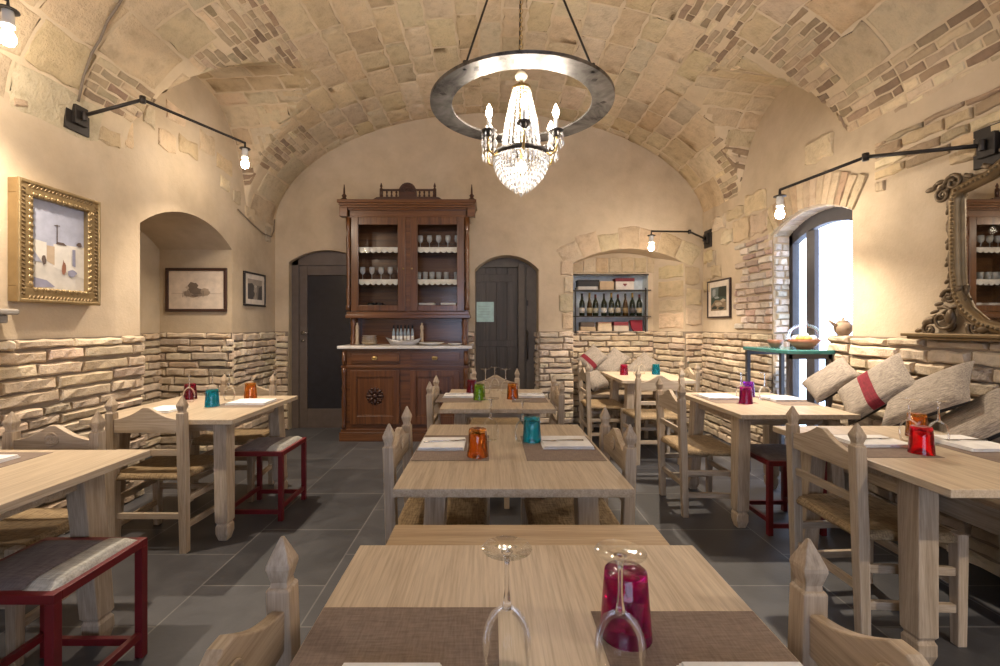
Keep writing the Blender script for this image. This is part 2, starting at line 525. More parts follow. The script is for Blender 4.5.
# arc length table of the main vault
arc = [0.0]
for a, b in zip(ths, ths[1:]):
    arc.append(arc[-1] + math.hypot(A*(math.cos(a)-math.cos(b)), B*(math.sin(b)-math.sin(a))))
LARC = arc[-1]
def th_of(s):
    s = max(0, min(LARC, s)); lo, hi = 0, NT
    while hi-lo > 1:
        m_ = (lo+hi)//2
        if arc[m_] <= s: lo = m_
        else: hi = m_
    f = (s-arc[lo])/(arc[hi]-arc[lo])
    return ths[lo]+(ths[hi]-ths[lo])*f
def F_main(u, v, h): return vault(-A*math.cos(th_of(v)), min(u, YB), h)
def brick_zone(y, s):
    x = -A*math.cos(th_of(s)); g = gap_to_groin(x, y); ax = abs(x); z = main_z(x)
    sd = 1 if x > 0 else -1
    yc, w = LUN[sd][:2]
    r = LUN[sd][2]+LUN[sd][3]*(A-ax); q = (z-ZS)/r
    if q < 1:
        dg = w*math.sqrt(1-q*q)
        if yc-dg-(.30 if sd < 0 else .46) < y < yc-dg: return z < 3.62
        if yc+dg < y < yc+dg+(.10 if sd < 0 else .30): return z < 3.35
    if sd > 0 and 1.55 < x < 1.95 and 3.0 < y < 3.7-.0*x and y < 3.75: return True
    if sd < 0 and 1.6 < ax < 2.0 and 3.1 < y < 3.5: return True
    if sd < 0 and math.hypot(x+2.25, y-4.98) < .22: return True
    if sd > 0 and z < 2.98 and y < 3.1: return True
    return False

mbS, mbB = MB(), MB()
s = 0.0
while s < LARC-.05:
    ph = min(rng.uniform(.19, .27), LARC-s)
    if s < 1.1 or s > LARC-1.3: ph = min(rng.uniform(.27, .36), LARC-s)
    y = 1.0 - rng.uniform(0, .4)
    while y < YB:
        L = rng.uniform(.26, .50) if 1.1 < s < LARC-1.3 else rng.uniform(.34, .62); y1 = min(y+L, YB)
        yc_, sc_ = (y+y1)/2, s+ph/2
        x = -A*math.cos(th_of(sc_))
        if y1-y > .06 and gap_to_groin(x, yc_) > -.03:
            if brick_zone(yc_, sc_):
                nb = max(2, round(ph/.058)); nl = max(1, round((y1-y)/.17)); w = (y1-y)/nl
                for a in range(nb):
                    off = w*(.5 if a % 2 else 0) + rng.uniform(-.02, .02)
                    for bq in range(nl+1):
                        ya = max(y, y+w*bq-off)+.006; yb = min(y1, y+w*(bq+1)-off)-.006
                        sa = s+ph*a/nb+.006; sb = s+ph*(a+1)/nb-.006
                        xx = -A*math.cos(th_of((sa+sb)/2))
                        if yb-ya > .03 and gap_to_groin(xx, (ya+yb)/2) > -.03 and rng.random() > .05:
                            lay(mbB, F_main, ya, yb, sa, sb, .007, 3, 2, shade(rng.choice(PAL_B if rng.random() > .25 else PAL_S), .8, 1.25), .006, .007)
            else:
                lay(mbS, F_main, y+.011, y1-.011, s+.011, s+ph-.011, rng.uniform(.003, .007), 5, 4, shade(rng.choice(PAL_S), .86, 1.08, .03), .013, .010, rough=.8, smooth=True)
        y = y1
    s += ph
# lunette barrels: courses run across, into the wall
for sd in (-1, 1):
    yc, w, r, sl = LUN[sd]
    m_ = 60; ar = [0.0]; tt = [PI*k/m_ for k in range(m_+1)]
    for a, b in zip(tt, tt[1:]): ar.append(ar[-1]+math.hypot(w*(math.cos(a)-math.cos(b)), r*(math.sin(b)-math.sin(a))))
    def y_of(v):
        v = max(0, min(ar[-1]-1e-6, v)); k = max(i for i in range(m_) if ar[i] <= v)
        t = tt[k]+(tt[k+1]-tt[k])*(v-ar[k])/(ar[k+1]-ar[k])
        return yc - w*.9995*math.cos(t)
    def F_l(u, v, h): return vault(sd*(A-u), y_of(v), h)
    v = 0
    while v < ar[-1]-.05:
        ph = min(rng.uniform(.15, .22), ar[-1]-v)
        u = -rng.uniform(0, .3)
        while u < 1.5:
            L = rng.uniform(.24, .46); a, b = max(u, .005), u+L
            x = sd*(A-(a+b)/2); yy = y_of(v+ph/2)
            if b-a > .06 and gap_to_groin(x, yy) < .02:
                if abs(yy-yc) > w*(.78 if sd > 0 else .88):
                    for q in range(3):
                        lay(mbB, F_l, a+.008, b-.008, v+ph*q/3+.008, v+ph*(q+1)/3-.008, .012, 3, 2, shade(rng.choice(PAL_B), .8, 1.25), .006, .008)
                else:
                    lay(mbS, F_l, a+.011, b-.011, v+.011, v+ph-.011, rng.uniform(.003, .007), 5, 4, shade(rng.choice(PAL_S), .86, 1.06, .03), .012, .010, rough=.8, smooth=True)
            u += L
        v += ph
mbS.build('vault_stone', M['stone'], ceil, recalc=False)
mbB.build('vault_brick', M['brick'], ceil, recalc=False)

# left wall with the arched alcove
NA, NB_, ND = 3.47, 4.71, .75
n_arch = seg_arch(NA, NB_, 2.08, 2.29)
PL = lambda u, z: (XL, u, z)
mb = wall_mesh(PL, YF, YB, 0, 3.75, [(NA, NB_, 0, n_arch)])
wl = struct(mb.build('wall_left', M['plaster'], recalc=False), 'cream plaster wall with an arched alcove')
mb = MB()
PLd = lambda u, z, d: (XL-d, u, z)
reveal(mb, PLd, NA, NB_, 0, n_arch, 0, ND)
mb.add([PLd(NA,0,ND), PLd(NB_,0,ND), PLd(NB_,2.4,ND), PLd(NA,2.4,ND)], [(0,1,2,3)])
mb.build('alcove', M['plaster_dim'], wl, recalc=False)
def dado(parent, F, U, u0=0, keep=None, pal=PAL_D, name='brick_dado', top=DADO, v0=0.0, h=.030):
    mb = MB()
    courses(mb, F, U, top, .077, (.18, .42), .013, h, pal, keep, v0, u0, nu=5, nv=2, jit=.006, inset=.012, rough=.22)
    mb.build(name, M['brick'], parent, recalc=False)
def backing(parent, quads, name='mortar_bed'):
    mb = MB()
    for q in quads: mb.add(q, [(0,1,2,3)])
    mb.build(name, M['dado_mortar'], parent, recalc=False)
e = .008
dado(wl, lambda u, v, h: (XL+e+h, u, v), NA+.02, .9)
dado(wl, lambda u, v, h: (XL+e+h, u, v), YB, NB_-.02)
dado(wl, lambda u, v, h: (XL-ND+u, NB_-e-h, v), ND+.03, 0)
dado(wl, lambda u, v, h: (XL-ND+e+h, u, v), NB_, NA)
backing(wl, [[(XL+e,.9,0),(XL+e,NA,0),(XL+e,NA,DADO),(XL+e,.9,DADO)], [(XL+e,NB_,0),(XL+e,YB,0),(XL+e,YB,DADO),(XL+e,NB_,DADO)],
             [(XL-ND,NB_-e,0),(XL+e,NB_-e,0),(XL+e,NB_-e,DADO),(XL-ND,NB_-e,DADO)], [(XL-ND+e,NA,0),(XL-ND+e,NB_,0),(XL-ND+e,NB_,DADO),(XL-ND+e,NA,DADO)]])
# bare stones left showing at the springing
mb = MB()
for (ya, yb, za, zb) in ((3.1,3.28,2.56,2.78),(3.32,3.40,2.62,2.80),(3.66,3.86,2.74,2.9),(2.55,2.62,2.54,2.58),(4.5,4.66,2.66,2.78),(3.5,3.62,2.86,3.02),(3.9,4.15,2.80,2.94),(4.18,4.4,2.92,3.1),(4.44,4.7,2.84,2.98),(3.75,3.98,3.02,3.16),(4.72,4.86,2.58,2.72),(4.95,5.15,2.46,2.60)):
    lay(mb, lambda u, v, h: (XL+.002+h, u, v), ya, yb, za, zb, .012, 3, 3, shade(rng.choice(PAL_S)), .015, .015)
mb.build('bare_stone', M['stone'], wl, recalc=False)

# right wall with the tall window
WA, WB = 3.32, 4.25
w_arch = seg_arch(WA, WB, 2.14, 2.27)
PR = lambda u, z: (XR, u, z)
mb = wall_mesh(PR, YF, YB, 0, 3.75, [(WA, WB, 0, w_arch)])
wr = struct(mb.build('wall_right', M['plaster'], recalc=False), 'ochre plaster wall with a tall arched window')
mb = MB()
PRd = lambda u, z, d: (XR+d, u, z)
reveal(mb, PRd, WA, WB, 0, w_arch, 0, .22, sides=(1,0))
mb.add([(XR,WB,0),(XR+.22,WB,0),(XR+.22,WB,2.14),(XR,WB,2.14)], [(0,1,2,3)])
mb.build('window_reveal', M['plaster'], wr, recalc=False)
dado(wr, lambda u, v, h: (XR-e-h, u, v), WA-.0, .9)
dado(wr, lambda u, v, h: (XR-e-h, u, v), YB-.02, WB+.0)
backing(wr, [[(XR-e,.9,0),(XR-e,WA,0),(XR-e,WA,DADO),(XR-e,.9,DADO)], [(XR-e,WB,0),(XR-e,YB,0),(XR-e,YB,DADO),(XR-e,WB,DADO)]])
LW = 3.53        # low brick return under the near end of the window
dado(wr, lambda u, v, h: (XR-e-h, u, v), LW, WA+.005)
dado(wr, lambda u, v, h: (XR+u, LW+h, v), .15, 0)
mb = MB(); mb.box(XR-.006, XR+.15, WA-.02, LW-.001, 0, DADO); mb.build('window_step', M['dado_mortar'], wr)
PIER = 4.85
mb = MB()
def pier_edge(y, z): return WB <= y < PIER + .05*math.sin(z*9)
courses(mb, lambda u, v, h: (XR-.004-h, u, v), PIER+.05, 2.16, .068, (.12, .27), .012, .022, PAL_P, pier_edge, DADO+.03, WB, nu=4, nv=2, jit=.005, inset=.009, rough=.22)
mb.build('brick_pier', M['brick'], wr, recalc=False)
mb = MB()
courses(mb, lambda u, v, h: (XR+u, WB-.004-h, v), .15, 2.16, .062, (.08, .16), .012, .018, [(.62,.56,.50), (.56,.49,.43), (.66,.60,.54)], None, .0, 0, nu=3, nv=2)
mb.build('jamb_brick', M['brick'], wr, recalc=False)
# voussoirs over the window
mb = MB()
cy, cz = (WA+WB)/2, 2.27-((WB-WA)/2)**2/(2*.13)-.065
Rw = 2.27-cz
am = math.asin((WB-WA)/2/Rw)+.02
nv_ = 15
for k in range(nv_):
    a0 = -am+2*am*k/nv_+.005; a1 = -am+2*am*(k+1)/nv_-.005
    lay(mb, lambda u, v, h: (XR-.004-h, cy+math.sin(u)*(Rw+v), cz+math.cos(u)*(Rw+v)), a0, a1, .004, .25+rng.uniform(-.02,.02), .016, 2, 4, shade(rng.choice(PAL_B), 1.0, 1.3), .001, .004)
mb.build('brick_arch', M['brick'], wr, recalc=False)
mb = MB()
for k in range(12):
    a0 = -am+2*am*k/12+.004; a1 = -am+2*am*(k+1)/12-.004
    lay(mb, lambda u, v, h: (XR+.02+v, cy+math.sin(u)*(Rw-h), cz+math.cos(u)*(Rw-h)), a0, a1, 0, .14, .010, 2, 2, shade((.62,.56,.50)), .001, .004)
mb.build('soffit_brick', M['brick'], wr, recalc=False)
# brick and stone courses above the plaster
mb = MB()
courses(mb, lambda u, v, h: (XR-.002-h, u, v), 3.12, 2.55, .075, (.16, .30), .014, .020, PAL_B+PAL_S[:3], lambda u, v: v > 2.22 + .06*math.sin(u*5) and v < 2.55, 2.20, 1.0, nu=4, nv=2, jit=.007, inset=.009)
mb.build('springing_brick', M['brick'], wr, recalc=False)
mb = MB()
for (ya, yb, za, zb) in ((4.30,4.60,2.20,2.40),(4.62,4.92,2.18,2.42),(4.95,5.18,2.20,2.36),(4.35,4.70,2.43,2.62),(4.74,5.05,2.44,2.56),(5.1,5.4,2.40,2.55),(3.5,3.8,2.62,2.8),(4.26,4.36,2.0,2.19),
                         (5.2,5.4,1.86,2.0),(5.38,5.6,2.05,2.2),(5.44,5.6,1.7,1.85)):
    lay(mb, lambda u, v, h: (XR-.002-h, u, v), ya, yb, za, zb, .022, 4, 3, shade(rng.choice(PAL_S)), .018, .018)
mb.build('bare_stone', M['stone'], wr, recalc=False)

# back wall: two arched doorways and the shelf alcove
D1 = (-2.50, -1.56); D2 = (-.19, .605); N3 = (1.03, 2.42); DN = .37
d1a = seg_arch(*D1, 2.08, 2.23); d2a = seg_arch(*D2, 1.99, 2.17); n3a = seg_arch(*N3, 2.07, 2.25)
PB = lambda u, z: (u, YB, z)
mb = wall_mesh(PB, XL-.02, XR+.05, 0, 4.3, [(*D1, 0, d1a), (*D2, 0, d2a), (*N3, 0, n3a)])
wb = struct(mb.build('wall_back', M['plaster'], recalc=False), 'cream plaster end wall under the vault')
mb = MB()
PBd = lambda u, z, d: (u, YB+d, z)
reveal(mb, PBd, *D1, 0, d1a, 0, .45); reveal(mb, PBd, *D2, 0, d2a, 0, .5)
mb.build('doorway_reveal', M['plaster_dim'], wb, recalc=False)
# alcove: back wall with a square opening, splayed right side
SX0, SX1, SZ0, SZ1 = 1.10, 2.09, 1.20, 1.965
mb = MB()
NX = 2.16; yb_ = YB+DN
reveal(mb, PBd, *N3, 0, n3a, 0, DN, sides=(1,0))
mb.add([(N3[1],YB,0),(NX,yb_,0),(NX,yb_,2.4),(N3[1],YB,2.4)], [(0,1,2,3)])
for (xa,xb,za,zb) in ((N3[0],SX0,0,2.4),(SX1,N3[1],0,2.4),(SX0,SX1,0,SZ0),(SX0,SX1,SZ1,2.4)):
    mb.add([(xa,yb_,za),(xb,yb_,za),(xb,yb_,zb),(xa,yb_,zb)], [(0,1,2,3)])
mb.build('shelf_alcove', M['plaster'], wb, recalc=False)
mb = MB()
for q in ([(SX0,yb_,SZ0),(SX0,yb_+.22,SZ0),(SX0,yb_+.22,SZ1),(SX0,yb_,SZ1)], [(SX1,yb_,SZ0),(SX1,yb_+.22,SZ0),(SX1,yb_+.22,SZ1),(SX1,yb_,SZ1)],
          [(SX0,yb_,SZ0),(SX1,yb_,SZ0),(SX1,yb_+.22,SZ0),(SX0,yb_+.22,SZ0)], [(SX0,yb_,SZ1),(SX1,yb_,SZ1),(SX1,yb_+.22,SZ1),(SX0,yb_+.22,SZ1)],
          [(SX0,yb_+.22,SZ0),(SX1,yb_+.22,SZ0),(SX1,yb_+.22,SZ1),(SX0,yb_+.22,SZ1)]):
    mb.add(q, [(0,1,2,3)])
mb.build('shelf_recess', plain('pale_blue_paint', (.74,.79,.81), .8), wb, recalc=False)
# dado on the back wall
dado(wb, lambda u, v, h: (u, YB-e-h, v), D1[0], XL)
dado(wb, lambda u, v, h: (u, YB-e-h, v), D2[0], D1[1])
PAL_L = [(.56,.47,.37), (.62,.53,.43), (.50,.41,.32), (.58,.48,.36)]
dado(wb, lambda u, v, h: (u, YB-e-h, v), N3[0]+.01, D2[1], pal=PAL_L)
dado(wb, lambda u, v, h: (u, YB-e-h, v), XR, N3[1])
dado(wb, lambda u, v, h: (u, yb_-e-h, v), NX, N3[0])
SL = math.hypot(N3[1]-NX, DN); sdx, sdy = (N3[1]-NX)/SL, -DN/SL
dado(wb, lambda u, v, h: (NX+sdx*u-h*DN/SL, yb_+sdy*u-e-h*.57, v), SL, 0)
dado(wb, lambda u, v, h: (D2[1]-h, YB+u, v), .25, 0, pal=PAL_L)
backing(wb, [[(a,YB-e,0),(b,YB-e,0),(b,YB-e,DADO),(a,YB-e,DADO)] for a, b in ((XL,D1[0]),(D1[1],D2[0]),(D2[1],N3[0]),(N3[1],XR))] +
        [[(N3[0],yb_-e,0),(NX,yb_-e,0),(NX,yb_-e,DADO),(N3[0],yb_-e,DADO)], [(NX,yb_-e,0),(N3[1],YB-e,0),(N3[1],YB-e,DADO),(NX,yb_-e,DADO)]])
# worn stones around the alcove
mb = MB()
na = 7
c3 = (N3[0]+N3[1])/2; h3 = (N3[1]-N3[0])/2; R3 = (h3*h3+.18**2)/(2*.18); zc3 = 2.25-R3; a3 = math.asin((h3+.08)/R3)
for k in range(na):
    a0 = -a3+2*a3*k/na+.002; a1 = -a3+2*a3*(k+1)/na-.002
    lay(mb, lambda u, v, h: (c3+math.sin(u)*(R3+v), YB-.002-h, zc3+math.cos(u)*(R3+v)), a0, a1, .0, .27+rng.uniform(-.08,.05), .012, 4, 4, shade(rng.choice(PAL_S), .84, 1.0), .010, .03, smooth=True)
for (xa, xb, za, zb) in ((.90,1.03,1.25,1.45),(.86,1.03,1.46,1.68),(.92,1.03,1.70,1.90),(.88,1.03,1.92,2.10),(2.43,2.62,1.3,1.5),(2.44,2.62,1.55,1.75),(2.42,2.6,1.8,2.02)):
    lay(mb, lambda u, v, h: (u, YB-.002-h, v), xa, xb, za, zb, .014, 3, 3, shade(rng.choice(PAL_S), .9, 1.1), .015, .015)
mb.build('bare_stone', M['stone'], wb, recalc=False)
mb = MB()
for k in range(7):
    x0 = 1.06+.17*k
    lay(mb, lambda u, v, h: (u, yb_-.002-h, v), x0, x0+.16, 1.99, 2.19, .012, 3, 3, shade(rng.choice(PAL_S), .85, 1.0), .008, .012)
for z0, z1 in ((1.26,1.45),(1.47,1.62),(1.66,1.86),(1.9,2.06)):
    lay(mb, lambda u, v, h: (NX+sdx*u-h*DN/SL, yb_+sdy*u-h*.57, v), .04+rng.uniform(0,.05), SL-.02, z0, z1, .014, 4, 3, shade(rng.choice(PAL_S)), .012, .015)
mb.build('alcove_stone', M['stone'], wb, recalc=False)

# wall behind the viewpoint, with a glazed street front
G = (-1.5, 1.5)
g_arch = seg_arch(*G, 2.3, 2.55)
mb = wall_mesh(lambda u, z: (u, YF, z), XL-.02, XR+.05, 0, 4.3, [(*G, .35, g_arch)])
wf = struct(mb.build('wall_front', M['plaster'], recalc=False), 'plaster wall with the street window')

# doors
d1 = struct(thing('door_1', 'dark glazed door in a brown frame', 'door', (-2.03, YB+.10, 0)))
del d1['category']
mb = MB()
for x0, x1, z0, z1 in ((-.47,-.38,0,2.3),(.38,.47,0,2.3),(-.38,-.28,0,2.05),(.28,.38,0,2.05),(-.28,.28,0,.24),(-.28,.28,1.93,2.05),(-.47,.47,2.05,2.3)):
    mb.box(x0, x1, 0 if abs(x0) < .47 and x1 < .47 else -.02, .06, z0, z1)
mb.build('door_frame', M['doormetal'], d1, bevel=.004)
mb = MB(); mb.box(-.28, .28, .02, .035, .24, 1.93); mb.build('door_glass', M['darkglass'], d1)
mb = MB(); mb.tube([(-.33,-.0,1.20),(-.33,-.05,1.20),(-.25,-.05,1.20)], .010, 8); mb.lathe([(.025,0),(.025,.008)], 12, (-.33,0,1.20), axis='y'); mb.lathe([(.02,0),(.02,.01)], 12, (-.33,0,1.10), axis='y')
mb.build('door_handle', M['steel'], d1)
d2 = struct(thing('door_2', 'grey brown plank door with a pale notice', 'door', (.21, YB+.28, 0)))
del d2['category']
mb = MB()
for k in range(4): mb.box(-.40+.138*k, -.40+.138*(k+1)-.004, 0, .04, 0, 2.05)
mb.box(-.40,.15,-.015,0,1.86,1.96); mb.box(-.40,.15,-.015,0,.22,.34); mb.box(-.40,.15,-.012,0,1.02,1.10)
mb.box(-.40,.15,.034,.044,0,2.05)  # unseen sheet added behind the planks to block light in the gaps
mb.build('door_leaf', M['doorwood'], d2, bevel=.003)
mb = MB()
mb.box(.155,.24,-.05,.05,0,2.1); mb.box(.26,.46,-.02,.05,0,2.1); mb.box(-.42,.46,-.03,.05,2.05,2.3); mb.box(.24,.26,.0,.05,0,2.1); mb.box(-.42,.46,.05,.06,0,2.3)  # last box: unseen plate added behind the frame to stop light leaks
mb.build('door_frame', plain('door_frame_taupe', (.135,.112,.090), .6), d2, bevel=.004)
mb = MB(); mb.tube([(.275,-.02,.85),(.275,-.06,.87),(.275,-.06,1.2),(.275,-.02,1.22)], .012, 8); mb.box(.263,.287,-.032,-.02,1.55,1.62)
mb.build('door_handle', M['iron'], d2)
mb = MB(); mb.box(-.385,-.16,-.021,-.016,1.34,1.60)
nt_ = mb.build('door_notice', plain('mint_paper', (.47,.66,.62), .8), d2, label='pale mint paper notice')
mb = MB()
for k in range(5): mb.box(-.36, -.20-.02*(k%2), -.0222, -.021, 1.54-.035*k, 1.546-.035*k)
mb.build('notice_text', plain('notice_ink', (.33,.46,.45), .8), nt_)

# window in the right wall
wx = XR+.15
w1 = struct(thing('window_1', 'tall two-leaf window in dark grey frames', 'window', (wx, 0, 0)))
del w1['category']
def archbox(mb, ya, yb, x0, x1, thick=.06, n=12):
    for k in range(n):
        a = ya+(yb-ya)*k/n; b = ya+(yb-ya)*(k+1)/n
        za, zb = w_arch(a), w_arch(b)
        v = [(x0,a,za-thick),(x0,b,zb-thick),(x1,b,zb-thick),(x1,a,za-thick),(x0,a,za+.02),(x0,b,zb+.02),(x1,b,zb+.02),(x1,a,za+.02)]
        mb.add(v, [(3,2,1,0),(4,5,6,7),(0,1,5,4),(1,2,6,5),(2,3,7,6),(3,0,4,7)])
mb = MB()
mb.box(0,.06,WA,WA+.06,0,2.2); mb.box(0,.06,WB-.05,WB,0,2.2); archbox(mb, WA, WB, 0, .06, .12); mb.box(0,.06,WA,WB,0,.06)
mb.build('window_frame', M['winframe'], w1)
mb = MB(); mb.box(-.004,.04,3.95,4.015,.06,2.12); mb.box(-.010,.03,3.905,3.95,.06,2.12); mb.build('window_mullion', M['winframe'], w1)
mb = MB(); mb.box(.0,.05,4.02,WB-.05,.06,.16); mb.box(.0,.05,WA+.06,3.89,.06,.16); mb.build('window_rail', M['winframe'], w1)
mb = MB(); mb.box(.02,.03,WA+.06,3.86,.16,2.2); mb.build('window_pane', M['pane'], w1)
mb = MB(); mb.box(.02,.03,4.02,WB-.05,.16,2.15); mb.build('window_pane', M['pane'], w1)
# street window behind the viewpoint
w2 = struct(thing('window_2', 'arched street window', 'window', (0, YF-.05, 0)))
del w2['category']
mb = MB()
for x in (-1.5, -.53, .47, 1.44): mb.box(x, x+.06, 0, .06, .35, 2.5)
mb.box(-1.5,1.5,0,.06,.35,.43); mb.box(-1.5,1.5,0,.06,2.2,2.27)
mb.build('window_frame', M['winframe'], w2)
# grey stone bracket at the left edge and two wall vents
mb = MB(); mb.box(XL, XL+.12, 2.05, 2.47, 1.355, 1.385); mb.box(XL, XL+.09, 2.07, 2.44, 1.31, 1.355); mb.box(XL, XL+.07, 2.10, 2.41, .9, 1.31)
struct(mb.build('trim_1', plain('grey_stone', (.30,.27,.235), .85), bevel=.008), 'grey stone mantel bracket')
for nm, x0, x1, y0, y1, z0, z1 in (('trim_2', XL, XL+.015, 5.40, 5.52, 2.30, 2.48), ('trim_3', XR-.012, XR, 5.32, 5.52, 2.0, 2.17)):
    mb = MB(); mb.box(x0, x1, y0, y1, z0, z1)
    for k in range(5): mb.box(x0-.003, x1+.003, y0+.01, y1-.01, z0+.02+k*(z1-z0-.03)/5, z0+.028+k*(z1-z0-.03)/5)
    struct(mb.build(nm, plain(nm+'_paint', (.40,.33,.24), .85)), 'wall vent painted to match the plaster')
# ------------------------------------------------------------------ furniture
def make_table(label, loc, w=.82, l=1.0, z=.745, inset=.16, leaf=False, group='pale wood dining tables', xin=.13):
    t = thing('dining_table', label, 'table', loc, 0, group)
    mb = MB(); mb.box(-w/2, w/2, -l/2, l/2, z-.030, z); mb.build('tabletop', M['table_y'], t, bevel=.003)
    ins = inset if isinstance(inset, tuple) else (inset, inset)
    xi = w/2-xin; yis = {-1: l/2-ins[0]-.04, 1: l/2-ins[1]-.04}
    mb = MB()
    for s in (-1, 1):
        mb.box(-xi, xi, s*yis[s]-.014, s*yis[s]+.014, z-.095, z-.030); mb.box(s*xi-.014, s*xi+.014, -yis[-1], yis[1], z-.095, z-.030)
    mb.build('apron', M['wood_x'], t, bevel=.002)
    for sx in (-1, 1):
        for sy in (-1, 1):
            mb = MB()
            x, y0, y1 = sx*xi, sy*yis[sy], sy*(l/2-ins[0 if sy < 0 else 1])
            f = lambda k: (x + sx*.03*k, y0+(y1-y0)*k)
            secs = []
            for zz, wx, wy in ((0,.050,.052),(.045,.074,.078),(.085,.074,.078),(.10,.060,.064),(.115,.078,.082),(z-.031,.078,.100)):
                k = 1 - zz/z; cx, cy = f(k); secs.append((cx, cy, zz, wx, wy))
            mb.stackbar(secs)
            mb.build('leg', M['wood_z'], t, bevel=.004)
    if leaf:
        mb = MB(); mb.box(-.36, .37, l/2, l/2+.135, z-.034, z-.008); mb.build('extension_leaf', M['leaf_wood'], t, bevel=.003, label='narrow golden extension leaf')
    return t

def make_chair(label, loc, rz, group='ladder-back straw seat chairs'):
    """back at -y, sitter looks towards +y"""
    t = thing('dining_chair', label, 'chair', loc, rz, group)
    W, D, H = .40, .37, .892
    yb = -.19
    for s in (-1, 1):
        mb = MB(); x = s*W/2
        mb.stackbar([(x, yb+.012, 0, .040, .040), (x, yb, .44, .046, .046), (x, yb-.012, .80, .045, .045), (x, yb-.012, .806, .040, .040)])
        p = mb.build('back_post', M['wood_z'], t, bevel=.004)
        mb = MB()
        mb.stackbar([(x, yb-.012, .804, .034, .034), (x, yb-.012, .815, .031, .031), (x, yb-.012, .842, .045, .045), (x, yb-.012, .849, .044, .044), (x, yb-.012, .872, .026, .026), (x, yb-.012, .896, .006, .006)])
        mb.build('finial', M['wood_z'], p, bevel=.002)
        mb = MB(); xf = s*.225
        mb.stackbar([(xf, .19, 0, .036, .036), (xf, .19, .40, .044, .044), (xf, .19, .455, .042, .042)])
        mb.build('front_leg', M['wood_z'], t, bevel=.004)
        mb = MB()
        mb.bar((x, yb+.006, .30), (xf, .19, .30), .022, .034); mb.build('side_stretcher', M['wood_y'], t, bevel=.003)
        mb = MB(); mb.bar((x, yb+.010, .15), (xf, .19, .15), .022, .034); mb.build('side_stretcher', M['wood_y'], t, bevel=.003)
    # top rail with its pointed crest
    pts = []
    n = 24
    for i in range(n+1):
        u = -1+2*i/n; a = abs(u)
        zt = .765 + .073*(1-a)**1.0 if a > .12 else .765+.073*.88+.004
        zt += -.012*math.sin(PI*min(1, max(0, (a-.12)/.88)))
        pts.append((u*(W/2-.015), zt))
    pts += [(W/2-.015, .690), (-(W/2-.015), .690)]
    mb = MB(); mb.prism(pts, 'y', yb-.024, yb+.002); r = mb.build('top_rail', M['wood_x'], t, bevel=.003)
    mb = MB()
    mb.lathe([(.030,0),(.033,.003),(.030,.006),(.026,.003)], 20, (0, yb+.002, .770), axis='y')
    mb.v = [(p[0], 2*(yb+.002)-p[1], p[2]) for p in mb.v]
    for k in range(8):
        a = 2*PI*k/8; mb.ball((math.cos(a)*.015, yb+.003, .770+math.sin(a)*.015), .010, 6, 4, (1,.35,.6), rot=Matrix.Rotation(-a, 3, 'Y'))
    mb.ball((0, yb+.004, .770), .006, 6, 4)
    mb.build('rosette', M['wood_x'], r)
    mb = MB(); mb.bar((-W/2, yb-.004, .575), (W/2, yb-.004, .575), .018, .036); mb.build('back_slat', M['wood_x'], t, bevel=.003)
    mb = MB(); mb.bar((-W/2, yb+.01, .21), (W/2, yb+.01, .21), .020, .034); mb.build('back_stretcher', M['wood_x'], t, bevel=.003)
    mb = MB(); mb.bar((-.225, .19, .25), (.225, .19, .25), .020, .036); mb.build('front_stretcher', M['wood_x'], t, bevel=.003)
    # woven seat: four triangles of straw cord running towards the middle
    mb = MB(); NS = 28
    rows = []
    for j in range(NS+1):
        v = -1+2*j/NS; row = []
        for i in range(NS+1):
            u = -1+2*i/NS
            hw = (W/2+.012)+((.225+.018)-(W/2+.012))*(v+1)/2
            k = max(abs(u), abs(v)); 
            rib = .0022*math.cos(k*NS*PI) if k < .97 else 0
            z = .452 - .012*(1-k) - (.020 if k > .995 else 0) + rib
            row.append((u*hw, v*.200, z))
        rows.append(row)
    V = [p for r_ in rows for p in r_]; n1 = NS+1
    F = [(j*n1+i, j*n1+i+1, (j+1)*n1+i+1, (j+1)*n1+i) for j in range(NS) for i in range(NS)]
    o = len(V)
    V += [(p[0]*.98, p[1]*.98, .418) for p in V]
    F += [tuple(o+i for i in reversed(f)) for f in F[:NS*NS]]
    ring = [i for i in range(n1)] + [j*n1+NS for j in range(1, n1)] + [NS*n1+i for i in range(NS-1, -1, -1)] + [j*n1 for j in range(NS-1, 0, -1)]
    for a, b in zip(ring, ring[1:]+ring[:1]): F.append((a, b, o+b, o+a))
    mb.add(V, F, 0, True); mb.build('woven_seat', M['straw'], t)
    return t

